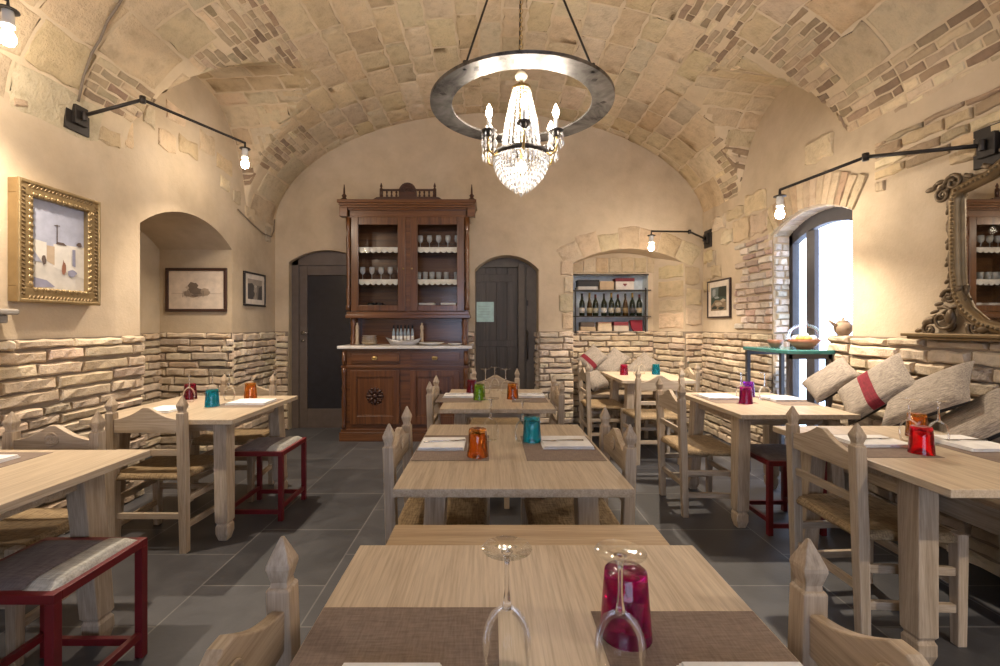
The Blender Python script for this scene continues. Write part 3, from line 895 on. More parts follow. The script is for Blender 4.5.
def make_stool(label, loc, w=.37, l=.41, h=.46, band=True, group='red metal stools'):
    t = thing('red_stool', label, 'stool', loc, 0, group)
    mb = MB(); b = .030
    for s in (-1, 1):
        mb.box(-w/2, w/2, s*l/2-b*(s > 0), s*l/2+b*(s < 0), h-b, h); mb.box(s*w/2-b*(s > 0), s*w/2+b*(s < 0), -l/2+b, l/2-b, h-b, h)
    mb.build('seat_frame', M['red'], t, bevel=.002)
    for sx in (-1, 1):
        for sy in (-1, 1):
            mb = MB(); x = sx*(w/2-b/2); y = sy*(l/2-b/2); mb.box(x-b/2, x+b/2, y-b/2, y+b/2, 0, h-b); mb.build('leg', M['red'], t, bevel=.002)
    for s in (-1, 1):
        mb = MB(); x = s*(w/2-b/2); mb.box(x-.011, x+.011, -l/2+b, l/2-b, .075, .103); mb.build('stretcher', M['red'], t, bevel=.002)
        mb = MB(); y = s*(l/2-b/2); mb.box(-w/2+b, w/2-b, y-.011, y+.011, .045, .073); mb.build('stretcher', M['red'], t, bevel=.002)
    def pad(x0, x1, y0, y1, z0, z1):
        n = 10; V = []; F = []
        for j in range(n+1):
            for i in range(n+1):
                u, v = -1+2*i/n, -1+2*j/n
                z = z0 + (z1-z0)*((1-u**6)*(1-v**6))**.5
                V.append((x0+(x1-x0)*(u+1)/2, y0+(y1-y0)*(v+1)/2, z))
        F = [(j*(n+1)+i, j*(n+1)+i+1, (j+1)*(n+1)+i+1, (j+1)*(n+1)+i) for j in range(n) for i in range(n)]
        m = MB(); m.add(V, F, 0, True); m.box(x0, x1, y0, y1, z0-.02, z0); return m
    if band:
        pad(-w/2+b*.6, w/2-.115, -l/2+b*.6, l/2-b*.6, h-.004, h+.016).build('seat_pad', M['mauvefab'], t)
        pad(w/2-.125, w/2-b*.6, -l/2+b*.6, l/2-b*.6, h-.004, h+.026).build('seat_band', M['greyfab'], t, label='pale grey fabric band at the end')
    else:
        pad(-w/2+b*.4, w/2-b*.4, -l/2+b*.4, l/2-b*.4, h-.004, h+.020).build('seat_pad', M['mauvefab'], t)
    return t

CX = .08
T1 = (CX+.012, .649, 0); T2 = (CX, 2.04, 0); T3 = (CX-.03, 3.47, 0)
make_table('central pale wood table with a narrow golden leaf at its far end', T1, .84, 1.0, leaf=True)
make_table('pale wood table mid-room set with orange and blue tumblers and two brown placemats', T2)
make_table('pale wood table before the walnut cabinet, set with green and orange tumblers', T3, .77, .93)
XTL = -1.51-.41; XTR = 1.555+.40
make_table('pale wood table above the big grey-banded red stool, past the gold-framed painting', (-1.985, 1.526, 0), .95, 1.0, inset=.15)
make_table('pale wood table by the arched alcove with turquoise and orange tumblers', (-1.96, 3.12, 0), .90, .91, inset=(.10, .06))
make_table('pale wood table before the gilt mirror with red and orange tumblers', (XTR, 2.02, 0), .80, .97, inset=(.22, .10))
make_table('pale wood table by the tall window with magenta and purple tumblers', (1.555+.37, 3.28, 0), .74, .93, inset=.12, xin=.085)
make_table('small pale wood table in front of the wine shelf', (1.69, 4.99, 0), .74, .88, inset=.13)

E_ = -PI/2      # sitter looks towards +x
W_ = PI/2
ch = make_chair
chairs = [
 ('straw seat chair on the painting side of the golden-leaf table', (-.385+.19, .67, 0), E_),
 ('straw seat chair on the mirror side of the golden-leaf table, carved rosette on its rail', (.605-.205, .66, 0), W_),
 ('straw seat chair at the orange tumbler side of the mid-room table', (-.412+.200, 2.065, 0), E_),
 ('straw seat chair at the blue tumbler side of the mid-room table', (.545-.178, 2.05, 0), W_),
 ('straw seat chair between the walnut cabinet and the table with the green tumbler', (-.408+.178, 3.455, 0), E_),
 ('straw seat chair on the window side of the table with the green tumbler', (.487-.178, 3.455, 0), W_),
 ('straw seat chair at the far end of the green tumbler table, before the plank door', (.052, 4.04, 0), PI),
 ('straw seat chair against the bricks below the gold-framed painting, carved rosette showing', (-2.03, 2.10-.18, 0), PI),
 ('straw seat chair with its back to the viewer at the turquoise tumbler table', (-1.944, 2.60+.18, 0), 0),
 ('straw seat chair at the alcove end of the turquoise tumbler table, finials showing above it', (-1.985, 3.70-.18+.02, 0), PI),
 ('straw seat chair with its tall back at the red tumbler table', (1.525+.19, 2.075, 0), E_),
 ('straw seat chair pulled out from the magenta tumbler table by the window', (1.50, 3.285, 0), E_),
 ('straw seat chair with its back to the viewer at the wine shelf table', (1.57, 4.41, 0), 0),
 ('straw seat chair at the plank door side of the wine shelf table', (1.04+.19, 4.99, 0), E_),
 ('straw seat chair tucked in the brick corner beside the wine shelf table', (2.17-.19, 4.99, 0), W_),
]
proto = None
for lab, loc, rz in chairs:
    if proto is None: proto = make_chair(lab, loc, rz)
    else: again(proto, lab, loc, rz)

make_stool('big red stool with a pale grey band, beside the table past the gold-framed painting', (-1.556, 1.608, 0), .40, .39)
make_stool('red metal stool with pale grey band beside the turquoise tumbler table', (-1.554, 3.21, 0), .36, .40)
make_stool('dark red stool with mauve seat beneath the magenta tumbler table', (1.895, 3.0, 0), .36, .40, band=False)

# benches
mb = MB()
def bench(label, loc, w, l, rz=0, h=.46):
    t = thing('wall_bench', label, 'bench', loc, rz)
    mb = MB(); mb.box(-w/2, w/2, -l/2, l/2, h-.035, h); mb.build('bench_seat', M['wood_y'], t, bevel=.003)
    mb = MB(); mb.box(-w/2+.05, -w/2+.075, -l/2+.05, l/2-.05, h-.14, h-.035); mb.build('bench_apron', M['wood_y'], t, bevel=.003)
    n = max(2, int(l/.9)+1)
    for k in range(n):
        y = -l/2+.12+(l-.24)*k/(n-1)
        mb = MB(); mb.prism([(-w/2+.09,h-.035),(w/2-.03,h-.035),(w/2-.09,0),(-w/2+.15,0)], 'y', y-.02, y+.02); mb.build('bench_support', M['wood_z'], t, bevel=.003)
    return t
bench('long pale wood bench along the brick dado under the gilt mirror', (2.455, 2.15, 0), .29, 2.3)
bench('short pale wood bench in the alcove below the wine shelf', (1.62, 5.70, 0), .42, .98, rz=-PI/2)

# ------------------------------------------------------------------ cushions
def make_cushion(label, c, ex, ey, w, h, t=.13, band=None, group='taupe linen cushions'):
    """ex, ey: directions of width and height; the linen front faces ex x ey, the back is black"""
    ex = Vector(ex).normalized(); ey = Vector(ey); ey = (ey - ex*ey.dot(ex)).normalized(); ez = ex.cross(ey)
    th = thing('cushion', label, 'cushion', c, 0, group)
    R = Matrix((ex, ey, ez)).transposed()
    th.rotation_euler = R.to_euler()
    n = 16
    def prof(u, v): return t/2*max(0, (1-abs(u)**4)*(1-abs(v)**4))**.42
    def grid(u0, u1, sgn, nu, off=0):
        V = []; F = []
        for j in range(n+1):
            v = -1+2*j/n
            for i in range(nu+1):
                u = u0+(u1-u0)*i/nu
                x = w/2*u*(1-.05*(1-v*v)); y = h/2*v*(1-.05*(1-u*u))
                V.append((x, y, sgn*(prof(u, v)+off) ))
        for j in range(n):
            for i in range(nu):
                q = (j*(nu+1)+i, j*(nu+1)+i+1, (j+1)*(nu+1)+i+1, (j+1)*(nu+1)+i)
                F.append(q if sgn > 0 else q[::-1])
        return V, F
    m = MB(); V, F = grid(-1, 1, 1, n); m.add(V, F, 0, True); m.build('linen_front', M['linen'], th, recalc=False)
    m = MB(); V, F = grid(-1, 1, -1, n); m.add(V, F, 0, True); m.build('black_back', M['blackfab'], th, recalc=False, label='black fabric back')
    if band:
        m = MB(); V, F = grid(band[0], band[1], 1, 6, .0025); m.add(V, F, 0, True); m.build('red_band', M['redfab'], th, recalc=False, label='sewn red band')
    return th
make_cushion('plain taupe cushion leaning by the window end of the bench', (2.422, 3.238, 0.907), (0.205, -0.137, 0.206), (0.035, 0.214, 0.113), 0.327, 0.249, 0.090, None)
make_cushion('taupe cushion with a red band leaning on the long bench', (2.417, 2.862, 0.896), (0.175, -0.276, 0.283), (0.105, 0.289, 0.141), 0.441, 0.345, 0.090, (-0.22, 0.12))
make_cushion('plain taupe cushion with its black underside showing, beside the red-banded one', (2.420, 2.528, 0.902), (0.120, -0.383, 0.235), (0.160, 0.279, 0.100), 0.465, 0.337, 0.090, None)
make_cushion('plain taupe cushion just below the mirror ledge', (2.422, 2.268, 0.816), (0.115, -0.243, 0.230), (0.165, 0.268, 0.087), 0.354, 0.327, 0.090, None)
make_cushion('taupe cushion with a red band in the alcove below the wine shelf', (1.295, 5.770, 0.877), (0.248, 0.100, 0.189), (-0.122, 0.120, 0.181), 0.334, 0.254, 0.090, (-0.62, -0.25))
make_cushion('plain taupe cushion in the middle of the alcove bench', (1.561, 5.770, 0.819), (0.274, 0.160, 0.262), (-0.186, 0.100, 0.128), 0.420, 0.252, 0.090, None)
make_cushion('dim taupe cushion at the splayed stone end of the alcove bench', (1.911, 5.760, 0.764), (0.324, 0.100, 0.244), (-0.130, 0.180, 0.148), 0.426, 0.272, 0.090, None)
make_cushion('pale taupe cushion lying low on the alcove bench, nearest the plank door', (1.299, 5.640, 0.611), (0.209, 0.180, 0.046), (-0.073, 0.140, 0.162), 0.321, 0.261, 0.140, None)

# ------------------------------------------------------------------ walnut cabinet
cab = thing('display_cabinet', 'tall carved walnut cabinet with glazed doors and a white marble top', 'cabinet', (-.952, 5.60, 0))
# local: y = 0 is the back, front at negative y
w2 = .70
def cabpart(fn, name, mat, parent=None, bevel=.004, label=None):
    m = MB(); fn(m); return m.build(name, mat, parent or cab, bevel=bevel, label=label)
def f(m):
    m.box(-w2,w2,-.50,0,.10,1.03); m.box(-w2-.015,w2+.015,-.515,0,.82,.845); m.box(-w2-.03,w2+.03,-.53,0,0.0,.10); m.box(-w2-.015,w2+.015,-.52,0,.10,.135); m.box(-w2-.01,w2+.01,-.51,0,1.015,1.035)
cabpart(f, 'base', M['cab_x'])
cabpart(lambda m: m.box(-w2-.045, w2+.055, -.56, 0, 1.035, 1.068), 'marble_top', M['marble'], bevel=.006, label='white marble slab')
for s in (-1, 1):
    m = MB(); x = s*(w2-.02)
    m.lathe([(.02,.14),(.028,.17),(.018,.2),(.026,.3),(.028,.45),(.018,.55),(.026,.6),(.018,.65),(.024,.75),(.03,.80),(.02,.82)], 12, (x, -.515, 0)); m.lathe([(.018,.85),(.024,.9),(.018,1.01)], 10, (x, -.515, 0))
    m.build('corner_column', M['cab_z'], cab)
for s in (-1, 1):
    xc = s*.335
    m = MB(); m.box(xc-.275, xc+.275, -.518, -.500, .875, .995); m.box(xc-.25, xc+.25, -.524, -.518, .893, .977)
    d = m.build('drawer', M['cab_x'], cab, bevel=.006)
    m = MB(); m.ball((xc, -.528, .935), .035, 10, 6, (1,.25,.5)); m.tube([(xc-.03,-.53,.93),(xc-.02,-.545,.915),(xc+.02,-.545,.915),(xc+.03,-.53,.93)], .005, 6); m.build('handle', M['brass'], d)
    m = MB(); x0, x1 = xc-.275, xc+.275
    for a, b, c_, e2 in ((x0,x0+.07,.19,.79),(x1-.07,x1,.19,.79),(x0+.07,x1-.07,.19,.28),(x0+.07,x1-.07,.72,.79)): m.box(a, b, -.522, -.50, c_, e2)
    m.box(x0+.07, x1-.07, -.508, -.50, .28, .72)
    for a, b, c_, e2 in ((x0+.07,x0+.082,.28,.72),(x1-.082,x1-.07,.28,.72),(x0+.07,x1-.07,.28,.292),(x0+.07,x1-.07,.708,.72)): m.box(a, b, -.516, -.508, c_, e2)
    d = m.build('door', M['cab_z'], cab, bevel=.003)
    m = MB()
    for k in range(8):
        a = 2*PI*k/8; m.ball((xc+math.cos(a)*.062, -.512, .505+math.sin(a)*.062), .042, 8, 6, (1,.4,.42), rot=Matrix.Rotation(-a, 3, 'Y'))
        a += PI/8; m.ball((xc+math.cos(a)*.085, -.512, .505+math.sin(a)*.085), .014, 6, 4, (1,.6,1))
    m.ball((xc, -.52, .505), .03, 10, 6, (1,.7,1)); m.build('carved_rosette', M['cab_dark'], d)
# open recess over the marble
cabpart(lambda m: (m.box(-w2+.03,w2-.03,-.03,0,1.068,1.40), m.box(-w2+.03,-.05,-.035,-.03,1.10,1.36), m.box(.02,w2-.05,-.035,-.03,1.10,1.36), m.box(.05,w2-.08,-.042,-.035,1.13,1.33)), 'back_panel', M['cab_x'])
for s in (-1, 1):
    m = MB(); x = s*(w2-.05)
    m.lathe([(.036,1.068),(.036,1.09),(.022,1.10),(.034,1.15),(.020,1.20),(.026,1.28),(.034,1.33),(.022,1.36),(.036,1.38)], 14, (x, -.27, 0)); m.box(x-.035,x+.035,-.2,0,1.068,1.38)
    m.build('turned_support', M['cab_z'], cab)
# upper case
y0 = -.32
def f(m):
    m.box(-w2,-w2+.03,y0,0,1.38,2.64); m.box(w2-.03,w2,y0,0,1.38,2.64); m.box(-w2,w2,-.02,0,1.38,2.64); m.box(-w2-.02,w2+.02,y0-.02,0,1.38,1.42)
    m.box(-w2-.01,w2+.01,y0-.01,0,1.42,1.455); m.box(-w2,w2,y0,0,2.55,2.64); m.box(-.035,.035,y0,-.02,1.45,2.56)
cabpart(f, 'upper_case', M['cab_x'])
def f(m):
    for k, (z0, z1, o) in enumerate(((2.54,2.56,.015),(2.63,2.65,.03),(2.65,2.675,.055),(2.675,2.70,.08),(2.70,2.735,.095))): m.box(-w2-o, w2+o, y0-o, 0, z0, z1)
    for s in (-1, 1): m.box(s*(w2+.035)-.045, s*(w2+.035)+.045, y0-.05, y0+.05, 2.55, 2.73)
cabpart(f, 'cornice', M['cab_x'])
for s in (-1, 1):
    m = MB(); m.lathe([(.028,1.47),(.028,1.52),(.018,1.54),(.026,1.7),(.018,1.74),(.022,2.0),(.026,2.3),(.016,2.36),(.028,2.42),(.028,2.54)], 12, (s*(w2-.012), y0-.012, 0)); m.build('corner_column', M['cab_z'], cab)
    m = MB(); m.lathe([(.045,2.735),(.045,2.755),(.018,2.775),(.03,2.80),(.012,2.82),(.010,2.87),(.004,2.93)], 12, (s*(w2+.04), y0, 0)); m.build('finial', M['cab_dark'], cab)
def f(m):
    pts = [(-.40,2.735),(.40,2.735),(.40,2.75),(.36,2.775),(.30,2.78)] + [(-.30,2.78),(-.36,2.775),(-.40,2.75)]
    m.prism(pts, 'y', y0-.03, y0+.02)
    for s in (-1, 1):
        m.box(min(s*.09,s*.31), max(s*.09,s*.31), y0-.015, y0+.010, 2.855, 2.875)
        for k in range(4): m.lathe([(.008,2.78),(.014,2.80),(.007,2.82),(.013,2.84),(.008,2.856)], 8, (s*(.135+.055*k), y0, 0))
        m.lathe([(.02,2.78),(.02,2.88),(.008,2.89),(.016,2.91),(.003,2.95)], 8, (s*.31, y0, 0))
    arch = [(-.10,2.78),(.10,2.78),(.10,2.845)] + [(.10*math.cos(PI*k/10), 2.845+.10*math.sin(PI*k/10)) for k in range(1, 10)] + [(-.10,2.845)]
    m.prism(arch, 'y', y0-.03, y0+.02)
    for r in (.08,.055,.03):
        m.tube([(r*math.cos(PI*k/10), y0-.032, 2.84+r*math.sin(PI*k/10)) for k in range(11)], .007, 6)
cabpart(f, 'crest', M['cab_dark'], bevel=0)
SH = (1.475, 1.83, 2.205)
for z in SH:
    cabpart(lambda m: m.box(-w2+.03, w2-.03, y0+.03, -.02, z-.02, z), 'shelf', M['cab_x'], bevel=.002)
for s in (-1, 1):
    for z in SH[1:]:
        m = MB(); x0, x1 = (-w2+.06, -.05) if s < 0 else (.05, w2-.06)
        n = 54; V = []; F = []
        for i in range(n+1):
            u = i/n; x = x0+(x1-x0)*u; zz = z-.045-.020*abs(math.sin(u*PI*9)); yy = y0+.024-.003*math.sin(u*PI*18)
            V += [(x, y0+.05, z+.004), (x, y0+.025, z+.003), (x, yy, zz+.03), (x, yy, zz)]
        for i in range(n):
            for k in range(3): F.append((4*i+k, 4*i+k+1, 4*i+4+k+1, 4*i+4+k))
        m.add(V, F, 0, True)
        for i in range(18):
            u = (i+.5)/18; m.ball((x0+(x1-x0)*u, y0+.020, z-.052), .006, 6, 4, (1,.3,1))
        m.build('lace_trim', M['lace'], cab, recalc=False, label='scalloped white lace edging')
    xa, xb = ((-.655, -.03) if s < 0 else (.03, .655))
    m = MB()
    for a, b, c_, e2 in ((xa,xa+.085,1.46,2.55),(xb-.085,xb,1.46,2.55),(xa+.085,xb-.085,1.46,1.53),(xa+.085,xb-.085,2.46,2.55)): m.box(a, b, y0-.022, y0+.002, c_, e2)
    d = m.build('glazed_door', M['cab_z'], cab, bevel=.005)
    m = MB(); m.box(xa+.08, xb-.08, y0-.010, y0-.006, 1.525, 2.465); m.build('door_pane', M['cabpane'], d)
    m = MB(); m.ball((-.05 if s < 0 else .05, y0-.03, 1.95), .012, 8, 6); m.build('keyhole_knob', M['brass'], d)
CB = Vector((-.952, 5.60, 0))

# glassware on the shelves
def tumbler_mesh(name, mat, r0, r1, h, wall=.0025, base=.012):
    """mouth down"""
    m = MB()
    m.lathe([(r0,0),(r0*.99,.002),(r0+(r1-r0)*.5,h*.5),(r1,h-.002),(r1-.002,h),(.0001,h),(.0001,h-base*.4),(.0001,h-base),(r1-wall,h-base),(r0-wall,.001)], 24, closed=True)
    return m.build(name, mat)
def stem_glass(label, loc, group, cat='wine glass', bowl_h=.105, R=.040, H=.20, solid=True):
    """standing mouth down"""
    t = thing('wine_glass', label, cat, loc, 0, group)
    m = MB(); m.lathe([(R*.80,0),(R*.93,bowl_h*.22),(R,bowl_h*.45),(R*.93,bowl_h*.65),(R*.70,bowl_h*.85),(R*.35,bowl_h*.97),(.006,bowl_h)], 28); m.build('bowl', M['glass'], t, recalc=False)
    m = MB(); m.lathe([(.0001,bowl_h-.006),(.008,bowl_h-.002),(.0055,bowl_h+.012),(.0036,bowl_h+.03),(.0036,H-.03),(.006,H-.012),(.010,H-.007),(.0001,H-.006)], 16); m.build('stem', M['glass_solid'], t)
    m = MB(); m.lathe([(.0001,H-.007),(.012,H-.006),(R*.97,H-.003),(R,H-.0015),(R*.97,H),(.0001,H-.001)], 28); m.build('foot', M['glass'], t)
    return t
tz = [CB.x-.52+.10*k for k in range(5)]
g0 = None
def cabglass(x, y, z, lab, grp, stem):
    global g0
    m = MB()
    if stem:
        m.lathe([(.030,0),(.030,.002),(.004,.006),(.004,.07),(.026,.09),(.033,.12),(.030,.16)], 14)
    else:
        m.lathe([(.026,0),(.033,.10),(.031,.10),(.025,.004),(.0001,.004)], 14)
    o = m.build('glass', M['tumclear'], recalc=False); o.location = (x, y, z); tag(o, lab, 'glass', grp); return o
rows = [(SH[2], (.12,.23,.34,.45,.56), True, 'clear stemmed glass on the upper lace shelf behind the opened-side cabinet pane', 'stemmed glasses on the upper cabinet shelf'),
        (SH[1], (-.57,-.46,-.35,-.24,-.13), True, 'clear stemmed glass on the lower lace shelf of the cabinet, over the bowls', 'stemmed glasses on the lower lace shelf'),
        (SH[1], (.10,.18,.26,.34,.43,.55), False, 'clear straight tumbler on the lower lace shelf of the cabinet, over the tray', 'straight tumblers on the lower lace shelf')]
for z, xs, st, lab, grp in rows:
    lab = lab.replace(' behind the opened-side cabinet pane', ', above the straight tumblers')
    first = cabglass(CB.x+xs[0], 5.60-.16, z+.001, lab, grp, st)
    for x in xs[1:]:
        c = first.copy(); C.objects.link(c); c.location = (CB.x+x, 5.60-.16+rng.uniform(-.02,.02), z+.001)
for x, lab in ((-.47, 'dark cup on the lowest cabinet shelf, next to the door stile'), (-.37, 'dark cup on the lowest cabinet shelf, inner one of the pair')):
    m = MB(); m.lathe([(.025,0),(.04,.03),(.045,.09),(.042,.09),(.036,.03),(.0001,.008)], 14); m.tube([(.043,0,.075),(.07,0,.07),(.07,0,.035),(.041,0,.03)], .006, 6)
    o = m.build('cup', M['darkglass']); o.location = (CB.x+x, 5.44, SH[0]+.001); tag(o, lab, 'cup', 'dark cups in the cabinet')
for x, lab in ((.20, 'folded white cloth on the lowest cabinet shelf, near the middle stile'), (.46, 'folded white cloth on the lowest cabinet shelf, near the outer column')):
    m = MB()
    for k in range(3): m.box(-.10+.004*k, .10-.003*k, -.07, .07, .03*k, .03*k+.027)
    o = m.build('folded_cloth', M['napkin'], bevel=.008); o.location = (CB.x+x, 5.45, SH[0]+.001); tag(o, lab, 'cloth', 'white cloths in the cabinet')
# on the marble
zt = 1.069
for k in range(4):
    m = MB(); r = .092-.004*k
    m.lathe([(r*.5,0),(r*.8,.012),(r,.040),(r*.97,.041),(r*.76,.016),(.0001,.006)], 20)
    o = m.build('bowl', plain('bowl_glaze', (.30-.03*k,.235-.02*k,.15), .4)); o.location = (CB.x-.43, 5.22, zt+.024*k)
    tag(o, ['tan bowl at the bottom of the stack on the marble', 'tan bowl second from the bottom of the stack on the marble', 'tan bowl second from the top of the stack on the marble', 'tan bowl on top of the stack on the marble'][k], 'bowl', 'stacked bowls on the cabinet')
tr = thing('serving_tray', 'long grey boat-shaped tray holding bottles on the marble', 'tray', (CB.x-.035, 5.22, zt))
m = MB(); V = []; F = []
for k in range(25):
    a = 2*PI*k/25; cx, sy = math.cos(a), math.sin(a); tip = abs(cx)**3*.035
    for sc, z in ((.72,.0),(.72,.004),(1.0,.055+tip),(.97,.055+tip),(.70,.008)): V.append((cx*.21*sc, sy*.075*sc, z))
for k in range(25):
    l = (k+1) % 25
    for q in range(4): F.append((5*k+q, 5*l+q, 5*l+q+1, 5*k+q+1))
F.append(tuple(5*k+4 for k in range(25))); F.append(tuple(5*k for k in range(25)))
m.add(V, F, 0, True); m.build('tray_body', plain('pewter_grey', (.30,.29,.29), .4, .3), tr)
labs = ['first', 'second', 'third', 'fourth', 'fifth', 'sixth']
ob = None
for k in range(6):
    lab = 'slim oil bottle in the boat tray, %s from the stacked bowls' % labs[k]
    loc = (CB.x-.035-.115+.042*k, 5.22+(.012 if k % 2 else -.012), zt+.0085)
    if ob is None:
        ob = thing('oil_bottle', lab, 'bottle', loc, 0, 'oil bottles in the tray')
        m = MB(); m.lathe([(.0165,0),(.0175,.004),(.0175,.13),(.014,.15),(.009,.165),(.009,.185)], 14); m.build('bottle_body', plain('pale_blue_bottle', (.25,.31,.36), .12), ob)
        m = MB(); m.lathe([(.011,.182),(.011,.215),(.006,.22)], 12); m.build('bottle_cap', M['blackfab'], ob)
        m = MB(); m.lathe([(.0179,.03),(.0179,.10)], 14); m.build('bottle_label', M['white'], ob)
    else: again(ob, lab, loc)
m = MB(); m.lathe([(.06,0),(.11,.012),(.15,.030),(.147,.033),(.10,.016),(.0001,.006)], 28); o = m.build('dinner_plate', M['white']); o.location = (CB.x+.28, 5.21, zt); tag(o, 'wide white plate on the marble beside the tray', 'plate')
m = MB(); m.lathe([(.03,0),(.06,.008),(.085,.020),(.083,.022),(.055,.011),(.0001,.004)], 24); o = m.build('dinner_plate', M['white']); o.location = (CB.x+.55, 5.22, zt); tag(o, 'small white saucer on the marble next to the wide white plate', 'plate')
for x, h, lab in ((.155, .25, 'slim pale wooden mill standing behind the tray on the marble'), (-.60, .25, 'slim pale wooden mill beside the cabinet support, next to the bowls')):
    m = MB(); m.lathe([(.026,0),(.026,.02),(.018,.05),(.021,.12),(.017,.17),(.022,.19),(.020,.22),(.008,.235),(.012,h),(.003,h+.01)], 14); o = m.build('pepper_mill', M['wood_z']); o.location = (CB.x+x, 5.32, zt); tag(o, lab, 'pepper mill', 'pale mills on the cabinet')
# ------------------------------------------------------------------ table settings
TZ = .7455
def placemat(label, x0, x1, y0, y1):
    m = MB(); m.box(x0, x1, y0, y1, 0, .0012)
    o = m.build('placemat', M['mat']); o.location.z = TZ
    return tag(o, label, 'placemat', 'brown placemats')
def napkin(label, x0, x1, y0, y1, z=.0015, rz=0):
    m = MB(); w, l = x1-x0, y1-y0
    for k in range(3): m.box(-w/2+.003*k, w/2-.002*k, -l/2+.004*(k % 2), l/2-.003*k, .005*k, .005*k+.0046)
    o = m.build('napkin', M['napkin'], bevel=.002); o.location = ((x0+x1)/2, (y0+y1)/2, TZ+z); o.rotation_euler.z = rz
    return tag(o, label, 'napkin', 'folded white napkins')
FK = None
def fork(label, x, y, rz, z=.0170):
    global FK
    if FK is None:
        m = MB()
        m.tube([(-.095,0,.001),(-.05,0,.003),(.02,0,.004),(.045,0,.002)], [.0045,.004,.0022,.0035], 8)
        m.bar((.040,0,.002), (.058,0,.002), .018, .002)
        for k in range(4): m.bar((.056,-.0075+.005*k,.002), (.098,-.0075+.005*k,.004), .0026, .0018, .0016, .0014)
        FK = m.build('fork', M['steel']); o = FK
    else:
        o = FK.copy(); C.objects.link(o)
    o.location = (x, y, TZ+z); o.rotation_euler.z = rz
    return tag(o, label, 'fork', 'forks on the napkins')
TUM = {}
TCOL = {'magenta': (.56,.004,.24), 'orange': (.93,.38,.05), 'blue': (.02,.58,.76), 'green': (.45,.74,.06), 'wine': (.45,.02,.08), 'purple': (.50,.06,.70), 'red': (.90,.016,.05), 'pink': (.80,.04,.18)}
def tumbler(colour, label, x, y, r0=.046, r1=.037, h=.115):
    if colour not in TUM:
        o = tumbler_mesh('tumbler', colour_glass(colour+'_glass', TCOL[colour]), r0, r1, h, .0028, .016); TUM[colour] = o
    else:
        o = TUM[colour].copy(); C.objects.link(o)
    o.location = (x, y, TZ+.0015); return tag(o, label, 'tumbler', 'coloured glass tumblers')
WG = None
def wineglass(label, x, y):
    global WG
    if WG is None: WG = stem_glass(label, (x, y, TZ+.0015), 'upturned wine glasses', solid=True); return WG
    return again(WG, label, (x, y, TZ+.0015))

# golden-leaf table
placemat('wide brown placemat on the golden-leaf table, by the glass standing clear of the tumbler', -.325, .015, .46, .892)
placemat('wide brown placemat on the golden-leaf table, under the magenta tumbler side', .195, .508, .46, .880)
napkin('white napkin edge on the placemat by the clear glass of the golden-leaf table', -.24, -.075, .48, .733)
napkin('white napkin edge on the placemat beside the magenta tumbler of the golden-leaf table', .30, .50, .48, .735)
wineglass('upside-down wine glass standing alone at the front of the golden-leaf table', .027, .724)
wineglass('upside-down wine glass in front of the magenta tumbler at the golden-leaf table', .204, .712)
tumbler('magenta', 'magenta tumbler upside down behind a wine glass on the golden-leaf table', .243, .815)
# mid-room table
placemat('brown placemat under the orange tumbler of the mid-room table', -.325, -.004, 1.857, 2.283)
placemat('brown placemat in front of the blue tumbler of the mid-room table', .151, .478, 1.857, 2.27)
napkin('white napkin with a fork beside the orange tumbler mid-room', -.322, -.115, 2.0, 2.19)
napkin('white napkin with a fork beside the blue tumbler mid-room', .236, .465, 2.02, 2.22)
fork('fork on the napkin beside the orange mid-room tumbler', -.21, 2.10, .15); fork('fork on the napkin beside the blue mid-room tumbler', .34, 2.11, PI+.1)
tumbler('orange', 'orange tumbler upside down on the mid-room table', -.052, 1.925)
tumbler('blue', 'turquoise blue tumbler behind a wine glass on the mid-room table', .20, 2.17)
wineglass('upside-down wine glass beside the orange tumbler mid-room', .004, 2.20); wineglass('upside-down wine glass in front of the turquoise blue tumbler mid-room', .155, 2.16)
# green tumbler table
placemat('brown placemat beside the green tumbler', -.40, -.06, 3.26, 3.66); placemat('brown placemat beside the orange tumbler near the plank door', .16, .42, 3.26, 3.66)
napkin('white napkin beside the green tumbler, in front of the walnut cabinet', -.36, -.13, 3.45, 3.62); napkin('white napkin beside the orange tumbler in front of the plank door', .215, .42, 3.45, 3.62)
fork('fork on the napkin beside the green tumbler', -.25, 3.53, .1); fork('fork on the napkin between orange tumbler and plank door', .32, 3.53, PI)
tumbler('green', 'lime green tumbler upside down on the table before the cabinet', -.078, 3.37)
tumbler('wine', 'dark red tumbler behind the lime green one', -.145, 3.64)
tumbler('orange', 'orange tumbler on the table with the lime green tumbler', .17, 3.41)
wineglass('upside-down wine glass just behind the lime green tumbler', -.036, 3.66); wineglass('middle upside-down wine glass of three behind the lime green tumbler', .04, 3.82); wineglass('upside-down wine glass nearest the orange tumbler before the plank door', .126, 3.67)
# alcove-side table
placemat('brown placemat in front of the orange tumbler by the arched alcove', -1.88, -1.54, 3.06, 3.40)
napkin('white napkin beside the orange tumbler by the arched alcove', -1.83, -1.56, 3.14, 3.34); napkin('white napkin seen past the chair finial, near the turquoise tumbler', -2.20, -2.02, 2.86, 3.06)
tumbler('blue', 'turquoise tumbler on the wall-side table by the arched alcove', -1.893, 3.10); tumbler('orange', 'orange tumbler on the wall-side table by the arched alcove', -1.81, 3.44); tumbler('wine', 'wine red tumbler behind a wine glass by the brick dado', -2.24, 3.40)
wineglass('upside-down wine glass in front of the wine red tumbler', -2.17, 3.28); wineglass('upside-down wine glass right behind the turquoise tumbler', -2.11, 3.46); wineglass('upside-down wine glass between the turquoise and orange tumblers', -1.925, 3.36)
# painting-side table
placemat('brown placemat on the table beside the grey-banded stool', -2.30, -1.90, 1.50, 1.98)
napkin('white napkin with a fork on the table beside the grey-banded stool', -2.25, -1.96, 1.66, 1.90); fork('fork on the napkin beside the grey-banded stool', -2.08, 1.80, .2)
